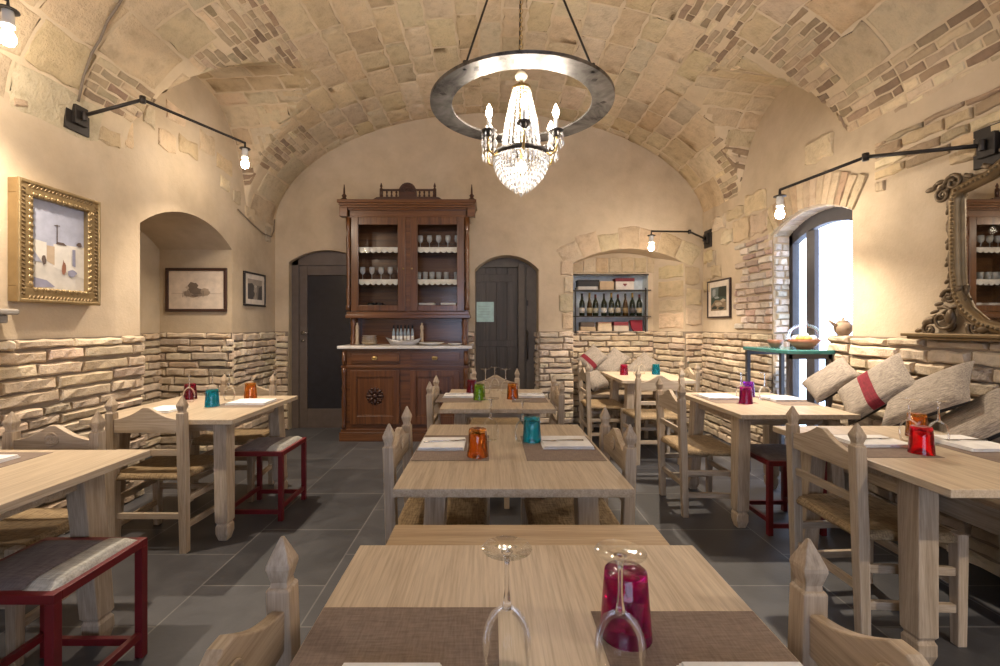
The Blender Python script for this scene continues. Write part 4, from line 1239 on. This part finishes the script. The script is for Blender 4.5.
# mirror table
placemat('brown placemat at the mirror end of the red tumbler table', 2.05, 2.34, 1.80, 2.24); placemat('brown placemat behind the tall chair at the red tumbler table', 1.58, 1.90, 1.90, 2.30)
napkin('white napkin at the mirror end of the red tumbler table', 2.10, 2.32, 1.98, 2.24); napkin('white napkin behind the chair rail at the red tumbler table', 1.66, 1.92, 2.05, 2.24)
fork('fork on the napkin behind the chair rail at the red tumbler table', 1.80, 2.14, .1); fork('fork on the napkin at the mirror end of the red tumbler table', 2.22, 2.12, PI)
tumbler('red', 'bright red tumbler upside down on the table before the mirror', 1.863, 1.965); tumbler('orange', 'orange tumbler behind the bright red one before the mirror', 2.12, 2.26)
wineglass('upside-down wine glass beside the bright red tumbler, chair side', 2.0, 2.17); wineglass('upside-down wine glass behind the bright red tumbler, cushion side', 2.10, 2.13)
# window table
napkin('white napkin on the chair side of the magenta tumbler by the window', 1.62, 1.87, 3.36, 3.58); napkin('white napkin on the cushion side of the purple tumbler by the window', 2.06, 2.29, 3.28, 3.50)
placemat('brown placemat on the chair side of the magenta tumbler by the window', 1.60, 1.90, 3.22, 3.62); placemat('brown placemat on the cushion side of the purple tumbler by the window', 2.03, 2.29, 3.14, 3.54)
tumbler('magenta', 'magenta tumbler on the table by the tall window', 1.81, 3.22); tumbler('purple', 'purple tumbler on the table by the tall window', 2.0, 3.52)
wineglass('upside-down wine glass behind the magenta tumbler by the tall window', 1.89, 3.42); wineglass('upside-down wine glass beside the purple tumbler by the tall window', 2.03, 3.36)
# shelf table
tumbler('pink', 'small pinkish red tumbler on the table below the wine shelf', 1.49, 5.06); tumbler('blue', 'round blue tumbler on the table below the wine shelf', 1.86, 5.1)
wineglass('upside-down wine glass next to the pinkish red tumbler below the wine shelf', 1.65, 5.12); wineglass('upside-down wine glass nearer the blue tumbler below the wine shelf', 1.73, 5.18)

# ------------------------------------------------------------------ console at the window
t = thing('console_table', 'tall console with a teal glass top and dark metal legs at the window', 'console table', (2.26, 3.45, 0))
m = MB(); m.box(0, .36, 0, .62, 1.078, 1.108); m.build('glass_top', M['teal'], t, bevel=.006, label='teal glass top')
for x in (.03, .33):
    for y in (.03, .59):
        m = MB(); m.box(x-.016, x+.016, y-.016, y+.016, 0, 1.078); m.build('leg', M['winframe'], t, bevel=.003)
for y in (.014, .59):
    m = MB(); m.box(.014,.346,y,y+.016,1.04,1.078); m.build('cross_rail', M['winframe'], t)
t = thing('cake_stand', 'terracotta bowl heaped with fruit under a clear dome on the console', 'bowl', (2.50, 3.62, 1.1085))
m = MB(); m.lathe([(.05,0),(.055,.006),(.085,.03),(.115,.075),(.11,.077),(.08,.035),(.0001,.016)], 24); m.build('bowl', plain('terracotta', (.36,.14,.08), .4), t)
m = MB(); m.lathe([(.118,.078),(.12,.10),(.105,.15),(.07,.185),(.025,.20),(.02,.21),(.022,.225),(.0001,.232)], 24); m.build('dome', M['glass'], t, recalc=False)
for k in range(7):
    a = k*.9; r = .055 if k else 0
    m = MB(); m.ball((r*math.cos(a), r*math.sin(a), .085+.022*(k == 0)), .032, 10, 8, (1,1,.85)); m.build('fruit', plain('yellow_fruit', (.70,.50,.14), .5) if k % 3 else M['white'], t)
m = MB(); m.lathe([(.03,0),(.032,.004),(.05,.03),(.06,.065),(.056,.066),(.045,.03),(.0001,.01)], 20); o = m.build('small_bowl', plain('brown_glaze', (.22,.10,.06), .35)); o.location = (2.42, 3.86, 1.1085); tag(o, 'small brown bowl beside the domed bowl on the console', 'bowl')
t = thing('ceramic_pot', 'earthen spouted pot on the brick step at the foot of the bright window', 'pot', (2.69, 3.465, DADO+.001))
m = MB(); m.lathe([(.035,0),(.038,.004),(.055,.03),(.062,.06),(.052,.085),(.040,.10),(.0001,.10)], 20); m.build('pot_body', plain('earthen', (.30,.21,.14), .7), t)
m = MB(); m.tube([(-.05,0,.07),(-.085,.0,.095),(-.11,0,.115)], [.016,.011,.007], 8); m.build('spout', plain('earthen_spout', (.30,.21,.14), .7), t)
m = MB(); m.tube([(.05,0,.05),(.085,0,.07),(.10,0,.105),(.08,0,.112)], [.008,.008,.008,.006], 8); m.build('handle', plain('earthen_handle', (.30,.21,.14), .7), t)
m = MB(); m.lathe([(.041,.10),(.03,.112),(.008,.118),(.012,.13),(.0001,.138)], 16); m.build('pot_lid', plain('earthen_lid', (.26,.18,.12), .7), t)

# ------------------------------------------------------------------ wine shelf
rk = thing('wine_rack', 'black iron wall shelf holding wine bottles in the stone alcove', 'shelf', (0, YB+DN-.015, 0))
RX0, RX1 = 1.09, 2.12; zs3 = (1.205, 1.42, 1.765)
for z in zs3:
    m = MB(); m.box(RX0, RX1, -.02, .0, z-.012, z); m.box(RX0+.03, SX1-.01, 0, .20, z-.010, z); m.build('shelf_board', M['iron'], rk)
for x in (RX0+.035, RX1-.07):
    m = MB(); m.box(x-.008, x+.008, -.018, -.004, 1.19, 1.79); m.build('upright', M['iron'], rk)
m = MB(); m.box(RX0, RX1-.03, -.02, -.005, 1.955, 1.972); m.build('top_rail', M['iron'], rk)
yk = YB+DN+.085
px = [582.4, 590, 596, 604.5, 612, 618.5, 626, 633, 640]
desc = ['dark wine bottle on the iron shelf, at its door end', 'wine bottle second from the door end of the iron shelf, sloping shoulders', 'wine bottle third from the door end of the iron shelf',
        'wine bottle with a pale label, fourth from the door end', 'wine bottle at the centre of the iron shelf row', 'wine bottle just past the centre of the iron shelf row',
        'wine bottle third from the mirror-side end of the iron shelf', 'wine bottle second from the mirror-side end of the iron shelf', 'wine bottle at the mirror-side end of the iron shelf']
lab_c = [(.55,.52,.46), (.42,.36,.22), (.40,.38,.30), (.62,.60,.56), (.50,.46,.38), (.45,.40,.32), (.28,.20,.10), (.10,.09,.09), (.50,.40,.26)]
bg_ = [plain('bottle_green', (.012,.018,.008), .1), plain('bottle_brown', (.05,.025,.006), .1)]
for k, x in enumerate([(q-490)*.01335 for q in px]):
    bt = thing('wine_bottle', desc[k], 'bottle', (x, yk, zs3[1]+.0005), 0, 'wine bottles on the iron shelf')
    hh = 1 + .04*math.sin(k*2.1); slope = k in (1, 6)
    m = MB(); m.lathe([(.033,0),(.037,.004),(.037,.165 if not slope else .12),(.030,.195 if not slope else .17),(.015,.225),(.0135,.285*hh),(.0001,.285*hh)], 16); m.build('bottle_body', bg_[1 if slope else 0], bt)
    m = MB(); m.lathe([(.0145,.235),(.0145,.30*hh),(.0001,.302*hh)], 14); m.build('capsule', plain('capsule_%d' % k, [(.03,.03,.03),(.30,.20,.06),(.10,.02,.02)][k % 3], .4), bt)
    m = MB(); m.lathe([(.0376,.04),(.0376,.11)], 16); m.build('bottle_label', plain('wine_label_%d' % k, lab_c[k], .7), bt)
def shelfbox(name, label, cat, x0, x1, z, h, col, lid=None, d=.15, grp='boxes and books on the iron shelf'):
    X0, X1 = (x0-490)*.01335, (x1-490)*.01335
    if lid:
        t = thing(name, label, cat, ((X0+X1)/2, yk, z), 0, grp); w = (X1-X0)/2
        m = MB(); m.box(-w, w, -d/2, d/2, 0, h*.72); m.build('box_body', plain(name+label[:9]+'_a', col, .7), t, bevel=.003)
        m = MB(); m.box(-w-.006, w+.006, -d/2-.006, d/2+.006, h*.72, h); m.build('box_lid', plain(name+label[:9]+'_b', lid, .7), t, bevel=.003)
        return t
    m = MB(); w = (X1-X0)/2; m.box(-w, w, -d/2, d/2, 0, h); o = m.build(name, plain(name+label[:9], col, .7), bevel=.004); o.location = ((X0+X1)/2, yk, z)
    return tag(o, label, cat, grp)
a, b_ = zs3[2]+.001, zs3[0]+.001
shelfbox('book', 'pale book lying under the black box on top of the iron shelf', 'book', 577.5, 597, a, .045, (.55,.52,.48))
shelfbox('storage_box', 'black lidded box on the upper iron shelf', 'box', 577.5, 598, a+.046, .085, (.03,.03,.032), (.02,.02,.022))
shelfbox('wooden_box', 'plain tan wooden box in the middle of the upper iron shelf', 'box', 599, 613, a, .115, (.50,.36,.22))
t = shelfbox('gift_box', 'white box with a dark red lid on the upper iron shelf', 'box', 615, 633, a, .155, (.66,.60,.54), (.16,.02,.03))
m = MB(); m.prism([(-.03,.075),(0,.045),(.03,.075),(.012,.085),(0,.078),(-.012,.085)], 'y', -.078, -.0755); m.build('printed_mark', plain('mark_red', (.16,.02,.03), .7), t)
shelfbox('book', 'tan book at the bottom of the iron shelf, door end, under the dark one', 'book', 580, 595, b_, .07, (.46,.34,.21)); shelfbox('book', 'dark book on the tan one at the bottom of the iron shelf', 'book', 580, 594, b_+.071, .06, (.10,.075,.06))
shelfbox('cigar_box', 'cream box at the bottom of the iron shelf, lower of two', 'box', 597, 611, b_, .075, (.60,.47,.32)); shelfbox('cigar_box', 'cream box with a brown top at the bottom of the iron shelf, upper of two', 'box', 597.5, 610.5, b_+.076, .055, (.58,.46,.30), (.30,.14,.08))
shelfbox('book', 'beige book under the dark red one at the bottom of the iron shelf', 'book', 613, 628, b_, .085, (.52,.44,.35)); shelfbox('book', 'dark red book on the beige one at the bottom of the iron shelf', 'book', 613, 627.5, b_+.086, .05, (.20,.03,.04))
m = MB(); m.prism([(-.085,.16),(.085,.16),(.085,0),(-.02,0),(-.06,.05)], 'y', -.02, .02); o = m.build('crimson_case', plain('crimson', (.28,.012,.03), .6), bevel=.003); o.location = ((636.5-490)*.01335, yk, b_); tag(o, 'crimson slanted case at the bottom of the iron shelf', 'case', 'boxes and books on the iron shelf')

# ------------------------------------------------------------------ pictures
def picture(name, label, loc, rz, w, h, fr, fmat, mat_w=0, depth=.025, paint=None, cat='picture', parts=True):
    t = thing(name, label, cat, loc, rz)
    m = MB()
    for x0, x1, z0, z1 in ((-w/2,w/2,h/2-fr,h/2),(-w/2,w/2,-h/2,-h/2+fr),(-w/2,-w/2+fr,-h/2+fr,h/2-fr),(w/2-fr,w/2,-h/2+fr,h/2-fr)): m.box(x0, x1, -depth, 0, z0, z1)
    m.build('frame', fmat, t, bevel=.004)
    iw, ih = w-2*fr, h-2*fr
    if mat_w:
        m = MB(); m.box(-iw/2, iw/2, -depth*.55, -.002, -ih/2, ih/2); m.build('mount', plain(name+'_mount', (.66,.58,.49), .9), t)
    if paint:
        cols, polys = paint
        mats = [plain('%s_paint_%d' % (name, i), c, .8) for i, c in enumerate(cols)]
        m = MB(); aw, ah = iw-2*mat_w, ih-2*mat_w
        y = -depth*.56 if mat_w else -depth*.5
        for k, (ci, pts) in enumerate(polys):
            yy = y - .0004*k
            m.add([((u-.5)*aw, yy, (v-.5)*ah) for u, v in pts], [tuple(range(len(pts)))], ci)
        m.build('picture_sheet', mats, t, recalc=False)
    return t
def blob(cx, cy, rx, ry, n=14, j=.25):
    return [(cx+rx*math.cos(2*PI*k/n)*(1+rng.uniform(-j, j)), cy+ry*math.sin(2*PI*k/n)*(1+rng.uniform(-j, j))) for k in range(n)]
full = [(0,0),(1,0),(1,1),(0,1)]
# sunlit village street in a gilt frame
cols = [(.38,.40,.50), (.52,.49,.45), (.62,.59,.54), (.22,.22,.30), (.10,.07,.06), (.24,.10,.06), (.44,.34,.24), (.30,.31,.38)]
polys = [(0, full), (1, [(0,0),(1,0),(1,.42),(0,.38)]), (2, [(0,.30),(.30,.30),(.30,.53),(0,.55)]), (2, [(.42,.26),(1,.16),(1,.55),(.42,.53)]), (6, [(.30,.32),(.44,.28),(.44,.50),(.30,.50)]),
         (3, [(0,0),(.45,.03),(.30,.10),(0,.13)]), (7, [(0,.30),(.22,.30),(.06,.44),(0,.46)]), (4, [(.47,.53),(.49,.53),(.49,.76),(.47,.76)]), (4, [(.43,.74),(.53,.745),(.53,.755),(.43,.75)]), (4, [(.46,.53),(.66,.53),(.60,.56),(.47,.56)]),
         (4, blob(.25,.33,.035,.06)), (5, blob(.60,.26,.035,.085)), (3, [(.76,.30),(.82,.29),(.82,.50),(.76,.50)]), (3, blob(.75,.21,.09,.04)), (4, blob(.89,.57,.05,.03))]
gold = plain('gilt_wood', (.36,.26,.13), .38, .7); gold_d = plain('dark_gilt', (.20,.135,.065), .45, .5)  # second gilt is a darker tone for the frame carving
gp = picture('gilt_painting', 'painting of a sunlit white village street in a gilt frame', (XL+.002, 2.777, 1.775), PI/2, .525, .69, .085, gold, paint=(cols, polys), depth=.06)
m = MB()
for s in (-1, 1):
    n = 26
    for k in range(n): m.ball((s*.235, -.058, -.31+.62*(k+.5)/n), .013, 6, 5, (1.4,.7,.55), rot=Matrix.Rotation(.5, 3, 'Y'))
    n = 18
    for k in range(n): m.ball((-.21+.42*(k+.5)/n, -.058, s*.318), .013, 6, 5, (.55,.7,1.4), rot=Matrix.Rotation(.5, 3, 'Y'))
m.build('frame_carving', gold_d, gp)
m = MB()
for s in (-1, 1):
    n = 14
    for k in range(n): m.ball((s*.190, -.055, -.262+.524*(k+.5)/n), .016, 8, 6, (.8,.8,1.25), rot=Matrix.Rotation(.6*s, 3, 'Y'))
    n = 10
    for k in range(n): m.ball((-.185+.37*(k+.5)/n, -.055, s*.272), .016, 8, 6, (1.25,.8,.8), rot=Matrix.Rotation(.6, 3, 'Y'))
m.build('rope_moulding', gold, gp)
m = MB(); m.box(-.255,.255,-.068,-.05,.325,.347); m.box(-.255,.255,-.068,-.05,-.347,-.325); m.box(-.266,-.248,-.068,-.05,-.347,.347); m.box(.248,.266,-.068,-.05,-.347,.347); m.build('outer_moulding', gold, gp, bevel=.006)
# pencil sketch
cols = [(.64,.53,.42), (.16,.12,.09), (.34,.26,.19), (.48,.38,.29)]
polys = [(0, full), (3, [(.05,.40),(.95,.39),(.95,.405),(.05,.415)]), (2, blob(.50,.42,.22,.11)), (1, blob(.44,.55,.09,.16)), (1, blob(.52,.46,.12,.10)), (2, blob(.66,.44,.08,.10)), (2, blob(.33,.40,.05,.08)), (3, blob(.34,.56,.03,.04)), (1, blob(.47,.34,.07,.02))]
polys += [(1, [(.25+.025*k,.30+.02*(k % 3)),(.258+.025*k,.30+.02*(k % 3)),(.27+.025*k,.47),(.262+.025*k,.47)]) for k in range(16)]
picture('framed_sketch', 'wide dark-framed sketch on cream paper inside the arched alcove', (-3.03, NB_-.002, 1.663), 0, .63, .452, .030, plain('dark_brown_frame', (.05,.022,.014), .4), paint=(cols, polys))
cols = [(.20,.17,.14), (.07,.06,.055), (.33,.28,.23), (.46,.40,.33)]
polys = [(0, full), (2, [(0,.7),(1,.72),(1,1),(0,1)]), (1, [(0,0),(.35,0),(.5,.6),(.3,.8),(0,.75)]), (1, [(1,0),(.7,0),(.75,.6),(1,.75)]), (2, blob(.52,.5,.12,.2)), (3, blob(.52,.66,.10,.07)), (1, blob(.3,.25,.2,.15)), (2, [(.4,0),(.62,0),(.55,.35),(.48,.35)])]
picture('framed_photograph', 'small black-framed dark photograph between the alcove and the glazed door', (XL+.002, 5.14, 1.70), PI/2, .46, .375, .020, plain('black_frame', (.02,.016,.015), .35), mat_w=.055, paint=(cols, polys))
cols = [(.05,.075,.055), (.13,.16,.15), (.22,.16,.10), (.40,.33,.24), (.03,.035,.025), (.30,.33,.34)]
polys = [(0, full), (1, [(0,.55),(.45,.6),(.5,1),(0,1)]), (5, blob(.2,.78,.12,.16)), (4, [(.5,.6),(1,.55),(1,1),(.55,1)]), (2, [(0,.2),(.3,.45),(.6,.42),(1,.35),(1,0),(0,0)]), (3, blob(.5,.28,.25,.07)), (3, blob(.8,.42,.15,.06)), (4, blob(.25,.12,.2,.07)), (4, blob(.7,.10,.2,.06)), (5, blob(.4,.55,.15,.05))]
picture('framed_print', 'narrow dark-framed green and brown print on the wall past the wine alcove', (XR-.002, 5.235, 1.602), -PI/2, .52, .44, .018, plain('dark_frame', (.035,.016,.012), .35), mat_w=.065, paint=(cols, polys))

# ------------------------------------------------------------------ gilt mirror
mc = 1.95
mt = thing('gilt_mirror', 'large ornate gilt mirror with carved foliage standing on a ledge', 'mirror', (XR-.004, mc, 0))
half = [(0,1.275),(.20,1.272),(.34,1.28),(.45,1.315),(.53,1.39),(.570,1.48),(.582,1.60),(.585,1.80),(.585,2.0),(.570,2.045),(.50,2.06),(.41,2.08),(.33,2.13),(.25,2.21),(.14,2.31),(0,2.36)]
loop = [(a, z) for a, z in half] + [(-a, z) for a, z in half[-2:0:-1]]
m = MB(); m.prism(loop, 'x', -.020, -.012); m.build('mirror_glass', plain('silvering', (.86,.84,.80), .015, 1.0), mt)
m = MB(); m.prism(loop, 'x', -.011, 0.0); m.build('backing_board', M['cab_dark'], mt)
antique = plain('antique_gilt', (.22,.155,.08), .45, .6); antique_d = plain('antique_gilt_dark', (.13,.09,.05), .5, .45)
def rs(lp, step=.03):
    P = [Vector((0,a,z)) for a, z in lp]; out = []
    for a, b in zip(P, P[1:]+P[:1]):
        n = max(1, int((b-a).length/step))
        for k in range(n): out.append(a+(b-a)*k/n)
    return out
fp = rs(loop)
out = [p + Vector((-.03, 0, 0)) for p in fp]
m = MB(); m.tube([(p.x, p.y*1.03, (p.z-1.8)*1.02+1.8) for p in out], .028, 8, closed=True); m.build('frame_moulding', antique, mt)
m = MB()
for k, p in enumerate(rs(loop, .022)):
    m.ball((-.058, p.y*1.022, (p.z-1.8)*1.014+1.8), .009, 6, 5)
m.build('bead_moulding', antique, mt)
m = MB(); m.tube([(-.028, p.y*1.075, (p.z-1.8)*1.055+1.8) for p in fp], [.013+.006*math.sin(i*1.3) for i in range(len(fp))], 7, closed=True)
def leaf(c, ang, L, w=.4):
    m.ball((c[0], c[1], c[2]), L, 7, 6, (.38, w, 1), rot=Matrix.Rotation(ang, 3, 'X'))
def scroll(c, r, s, turns=1.4, th=.012, a0=0):
    P = []
    for k in range(22):
        q = k/21; a = a0+s*q*turns*2*PI; rr = r*(1-.8*q); P.append((c[0]-.008*q, c[1]+rr*math.cos(a), c[2]+rr*math.sin(a)))
    m.tube(P, [th*(1-.5*k/21) for k in range(22)], 7)
lr = random.Random(4)
for s in (-1, 1):
    for k in range(26):            # climbing foliage on the lower corner
        q = lr.random(); z = 1.25+.30*q; lim = .84-.22*(z-1.25)/.30
        y = lr.uniform(.55, max(.60, lim if q < .9 else .62)) if q > .15 else lr.uniform(.30, .84)
        leaf((-.03+lr.uniform(-.02,.015), s*y, z), s*lr.uniform(.2,1.4), lr.uniform(.025,.045), lr.uniform(.35,.6))
    scroll((-.04, s*.66, 1.33), .075, s, a0=1.2); scroll((-.04, s*.74, 1.275), .045, -s, a0=2); scroll((-.04, s*.62, 1.46), .05, s); scroll((-.04, s*.48, 1.28), .05, -s, a0=.5)
    for k in range(16):
        z = 1.52+.50*k/15; leaf((-.03, s*(.635+.008*math.sin(k*2)), z), s*(.5+.4*math.sin(k*1.7)), .022+.006*(k % 3), .45)
    scroll((-.04, s*.66, 2.045), .045, -s, a0=PI/2); scroll((-.04, s*.60, 2.10), .05, s, a0=0)
    for k in range(12): leaf((-.035, s*lr.uniform(.58,.74), lr.uniform(2.02,2.13)), s*lr.uniform(.6,1.6), lr.uniform(.018,.034), .5)
    for k in range(12):
        q = k/11; i = int(9+q*5.9); a, z = half[min(i, 15)]; leaf((-.035, s*(a+.03), z+.055), s*(-1.0+.5*math.sin(k*2.2)), .026, .45)
for k in range(14): leaf((-.04, lr.uniform(-.14,.14), lr.uniform(2.40,2.52)), lr.uniform(-1,1), lr.uniform(.03,.055), .5)
m.build('carved_foliage', antique_d, mt)
m = MB(); m.box(-.11, 0, -.86, .86, 1.232, 1.252); m.box(-.09, 0, -.84, .84, 1.215, 1.232); m.build('base_ledge', antique, mt, bevel=.005)

# ------------------------------------------------------------------ wall lamps
def wall_lamp(label, wallx, y, z, knuckle, end, group='iron swing-arm lamps'):
    s = 1 if wallx < 0 else -1
    t = thing('swing_arm_lamp', label, 'wall lamp', (wallx, y, z), 0, group)
    P = lambda q: (q[0]-wallx, q[1]-y, q[2]-z)
    m = MB(); m.box(min(0, s*.018), max(0, s*.018), -.085, .085, -.105, .105); m.build('wall_plate', M['iron'], t, bevel=.003)
    m = MB(); m.box(min(s*.018, s*.045), max(s*.018, s*.045), -.045, .045, -.06, .06); m.lathe([(.014,-.03),(.014,.03)], 10, (s*.06, 0, .0)); m.build('bracket', M['iron'], t, bevel=.003)
    m = MB(); m.tube([(s*.04, 0, 0), P(knuckle)], .0115, 8); m.lathe([(.018,-.022),(.018,.022)], 10, P(knuckle))
    e = Vector(P(end)); m.tube([P(knuckle), e, e+Vector((0,0,-.045))], .0105, 8); m.build('arm', M['iron'], t)
    b = e+Vector((0,0,-.045))
    m = MB(); m.lathe([(.010,.01),(.042,.0),(.044,-.006),(.012,-.008)], 16, b); m.build('dish', M['iron'], t)
    m = MB(); m.lathe([(.0001,-.006),(.022,-.006),(.025,-.03),(.024,-.06),(.028,-.066),(.026,-.085),(.0001,-.086)], 16, b); so = m.build('socket', M['porcelain'], t, label='white porcelain lamp socket')
    sp = bpy.data.lights.new('added_down_spot', 'SPOT'); sp.energy = SPOT; sp.color = WARM; sp.spot_size = math.radians(128); sp.spot_blend = 1.0; sp.shadow_soft_size = .02  # extra spot added below the bulb for sharp downward shadows
    so_ = bpy.data.objects.new('added_down_spot', sp); C.objects.link(so_); so_.parent = t; so_.location = b+Vector((0,0,-.180))
    m = MB(); m.lathe([(.014,-.086),(.017,-.10),(.029,-.125),(.031,-.145),(.023,-.165),(.0001,-.174)], 14, b); m.build('lamp_bulb', M['bulb'], t)
    return t
wall_lamp('iron swing-arm lamp over the table with the turquoise tumbler', XL, 2.93, 2.645, (-2.29, 3.00, 2.785), (-2.10, 3.90, 2.86))
wall_lamp('iron swing-arm lamp cut by the frame edge, above the gold-framed painting', XL, 1.55, 2.70, (-2.45, 1.62, 2.86), (-2.30, 2.17, 2.85))
wall_lamp('iron swing-arm lamp reaching out over the tall window, plate above the mirror', XR, 2.39, 2.245, (2.27, 2.75, 2.315), (2.166, 3.40, 2.310))
wall_lamp('small iron swing-arm lamp beside the wine shelf alcove', XR, 5.50, 2.34, (2.29, 5.22, 2.37), (1.78, 5.02, 2.335))
wall_lamp('iron swing-arm lamp over the table before the mirror, out of frame', XR, .80, 2.245, (2.35, .72, 2.35), (2.2, .25, 2.48))
# ------------------------------------------------------------------ iron ring and chandelier
RC = Vector((.19, 2.77, 0))
rg = thing('iron_ring', 'large flat worn iron ring hung on three rods around the chandelier', 'ring', (RC.x, RC.y, 2.63))
m = MB(); m.lathe([(.42,-.006),(.55,-.006),(.552,.012),(.42,.006)], 96, closed=True, smooth=False); m.build('ring_band', M['ring_iron'], rg)
m = MB()
for a in (105, 200, 238, 320, 352):
    a = math.radians(a); c = (math.cos(a)*.487, math.sin(a)*.487)
    m.add([(c[0]+.022*math.cos(a), c[1]+.022*math.sin(a), -.0075), (c[0]-.018*math.sin(a), c[1]+.018*math.cos(a), -.0075), (c[0]-.022*math.cos(a), c[1]-.022*math.sin(a), -.0075), (c[0]+.018*math.sin(a), c[1]-.018*math.cos(a), -.0075)], [(0,1,2,3)])
m.build('mock_diamond_hole', M['iron'], rg, recalc=False)  # dark flat diamonds standing in for holes through the ring
apex = Vector((0, 0, main_z(RC.x)-2.63))
for a in (-128, -48, 88):
    a = math.radians(a); p = Vector((math.cos(a)*.52, math.sin(a)*.52, .008))
    m = MB(); m.tube([p, p+(apex-p)*.08, apex-Vector((0,0,.03))], .006, 6); m.lathe([(.012,-.014),(.012,.03)], 8, p); m.build('suspension_rod', M['iron'], rg)
m = MB(); m.lathe([(.05,-.04),(.05,-.005),(.02,.0)], 16, apex); m.build('ceiling_rose', M['iron'], rg)

cd = thing('crystal_chandelier', 'lit crystal chandelier with candle bulbs hanging inside the iron ring', 'chandelier', (RC.x, RC.y, 0))
crystal, nt, b = nmat('cut_crystal')
b.inputs['Base Color'].default_value = (.95,.94,.92,1); b.inputs['Roughness'].default_value = .08; b.inputs['Transmission Weight'].default_value = .55; b.inputs['IOR'].default_value = 1.5
M['crystal'] = crystal
def gem(m, c, r, h):
    c = Vector(c); n = 6
    V = [c+Vector((0,0,h/2))] + [c+Vector((r*math.cos(2*PI*k/n), r*math.sin(2*PI*k/n), h*.05)) for k in range(n)] + [c-Vector((0,0,h/2))]
    F = [(0,1+k,1+(k+1) % n) for k in range(n)] + [(n+1,1+(k+1) % n,1+k) for k in range(n)]
    m.add(V, F)
m = MB(); z = 2.86
top = main_z(RC.x) - .06; k = 0
while z < top:
    m.tube([(.010*math.cos(q)*(k % 2), .010*math.cos(q)*(1-k % 2), z+.016*math.sin(q)) for q in [2*PI*i/8 for i in range(8)]], .0025, 5, closed=True)
    z += .027; k += 1
m.build('chain', M['brass'], cd)
m = MB(); m.lathe([(.008,2.86),(.022,2.84),(.038,2.815),(.034,2.80),(.015,2.79),(.006,2.785),(.006,2.74)], 20); m.build('canopy', plain('ivory_cap', (.72,.66,.52), .3), cd)
def ringp(name, r, z0, z1, mat, w=.012):
    m = MB(); m.lathe([(r-w,z0),(r,z0),(r,z1),(r-w,z1)], 40, closed=True); m.build(name, mat, cd)
ringp('upper_hoop', .056, 2.72, 2.745, M['brass']); ringp('lower_hoop', .168, 2.315, 2.345, M['iron'])
m = MB()
for k in range(20):              # strands sweeping from the crown to the hoop
    a = 2*PI*k/20
    for i in range(19):
        q = i/18; r = .052+(.118-.052)*q**1.3+.012*math.sin(q*PI); gem(m, (r*math.cos(a), r*math.sin(a), 2.725-.36*q), .0085, .022)
m.build('crystal_strands', M['crystal'], cd)['kind'] = 'stuff'
m = MB()
for j in range(9):               # stepped bowl of drops
    r = .165*math.cos(j/9*PI/2)**.8; z = 2.31-.022*j; n = max(5, int(2*PI*r/.022))
    for k in range(n):
        a = 2*PI*(k+.5*(j % 2))/n; gem(m, (r*math.cos(a), r*math.sin(a), z-.012), .009, .042)
gem(m, (0,0,2.10), .014, .05)
m.build('crystal_bowl', M['crystal'], cd)['kind'] = 'stuff'
m = MB(); m.tube([(0,0,2.78),(0,0,2.2)], .010, 8); m.build('centre_stem', M['brass'], cd)
for z, r in ((2.50, .028), (2.26, .035)):
    m = MB(); m.ball((0,0,z), r, 10, 8); m.build('inner_bulb', M['inner'], cd)
for k in range(6):
    a = PI/6+PI/3*k; ca, sa = math.cos(a), math.sin(a); P = lambda r, z: (r*ca, r*sa, z)
    m = MB(); m.tube([P(.16,2.33),P(.19,2.30),P(.225,2.32),P(.235,2.37),P(.225,2.41)], .007, 7); ar = m.build('candle_arm', M['brass'], cd)
    m = MB(); m.lathe([(.010,2.40),(.040,2.425),(.046,2.435),(.040,2.434),(.012,2.425)], 14, P(.225,0)); m.build('drip_pan', M['iron'], ar)
    m = MB()
    for j in range(9):
        t_ = 2*PI*j/9; c = P(.225, 0)
        gem(m, (c[0]+.042*math.cos(t_), c[1]+.042*math.sin(t_), 2.405), .006, .03); gem(m, (c[0]+.042*math.cos(t_), c[1]+.042*math.sin(t_), 2.36), .009, .05)
    m.build('pendants', M['crystal'], ar)
    m = MB(); m.lathe([(.012,2.425),(.012,2.505),(.010,2.51)], 12, P(.225,0)); m.build('candle_sleeve', M['porcelain'], ar)
    m = MB(); m.lathe([(.009,2.51),(.017,2.530),(.018,2.548),(.010,2.572),(.0001,2.592)], 10, P(.225,0)); m.build('candle_bulb', M['candle'], ar)

# lamp cable climbing the vault
pts = [(XL+.01, 2.92, 2.75)] + [tuple(vault(x, y, .018)) for x, y in ((-2.64,2.90),(-2.58,2.87),(-2.50,2.84),(-2.44,2.83),(-2.36,2.79),(-2.26,2.76),(-2.15,2.70),(-2.0,2.62),(-1.8,2.58))]
m = MB(); m.tube(pts, .0075, 6); tag(m.build('power_cable', plain('cable_sheath', (.20,.16,.12), .7)), 'painted lamp cable climbing from the wall plate over the stone vault', 'cable')
m = MB(); m.tube([(XL+.012, 4.80, 2.52),(XL+.014, 5.05, 2.44),(XL+.02, 5.33, 2.37),(XL+.02, 5.52, 2.37),(XL+.02, 5.58, 2.46),(XL+.02,5.60,2.6)], .007, 6); tag(m.build('power_cable', plain('cable_sheath_b', (.22,.17,.12), .7)), 'sagging cable stub high in the corner by the glazed door', 'cable')
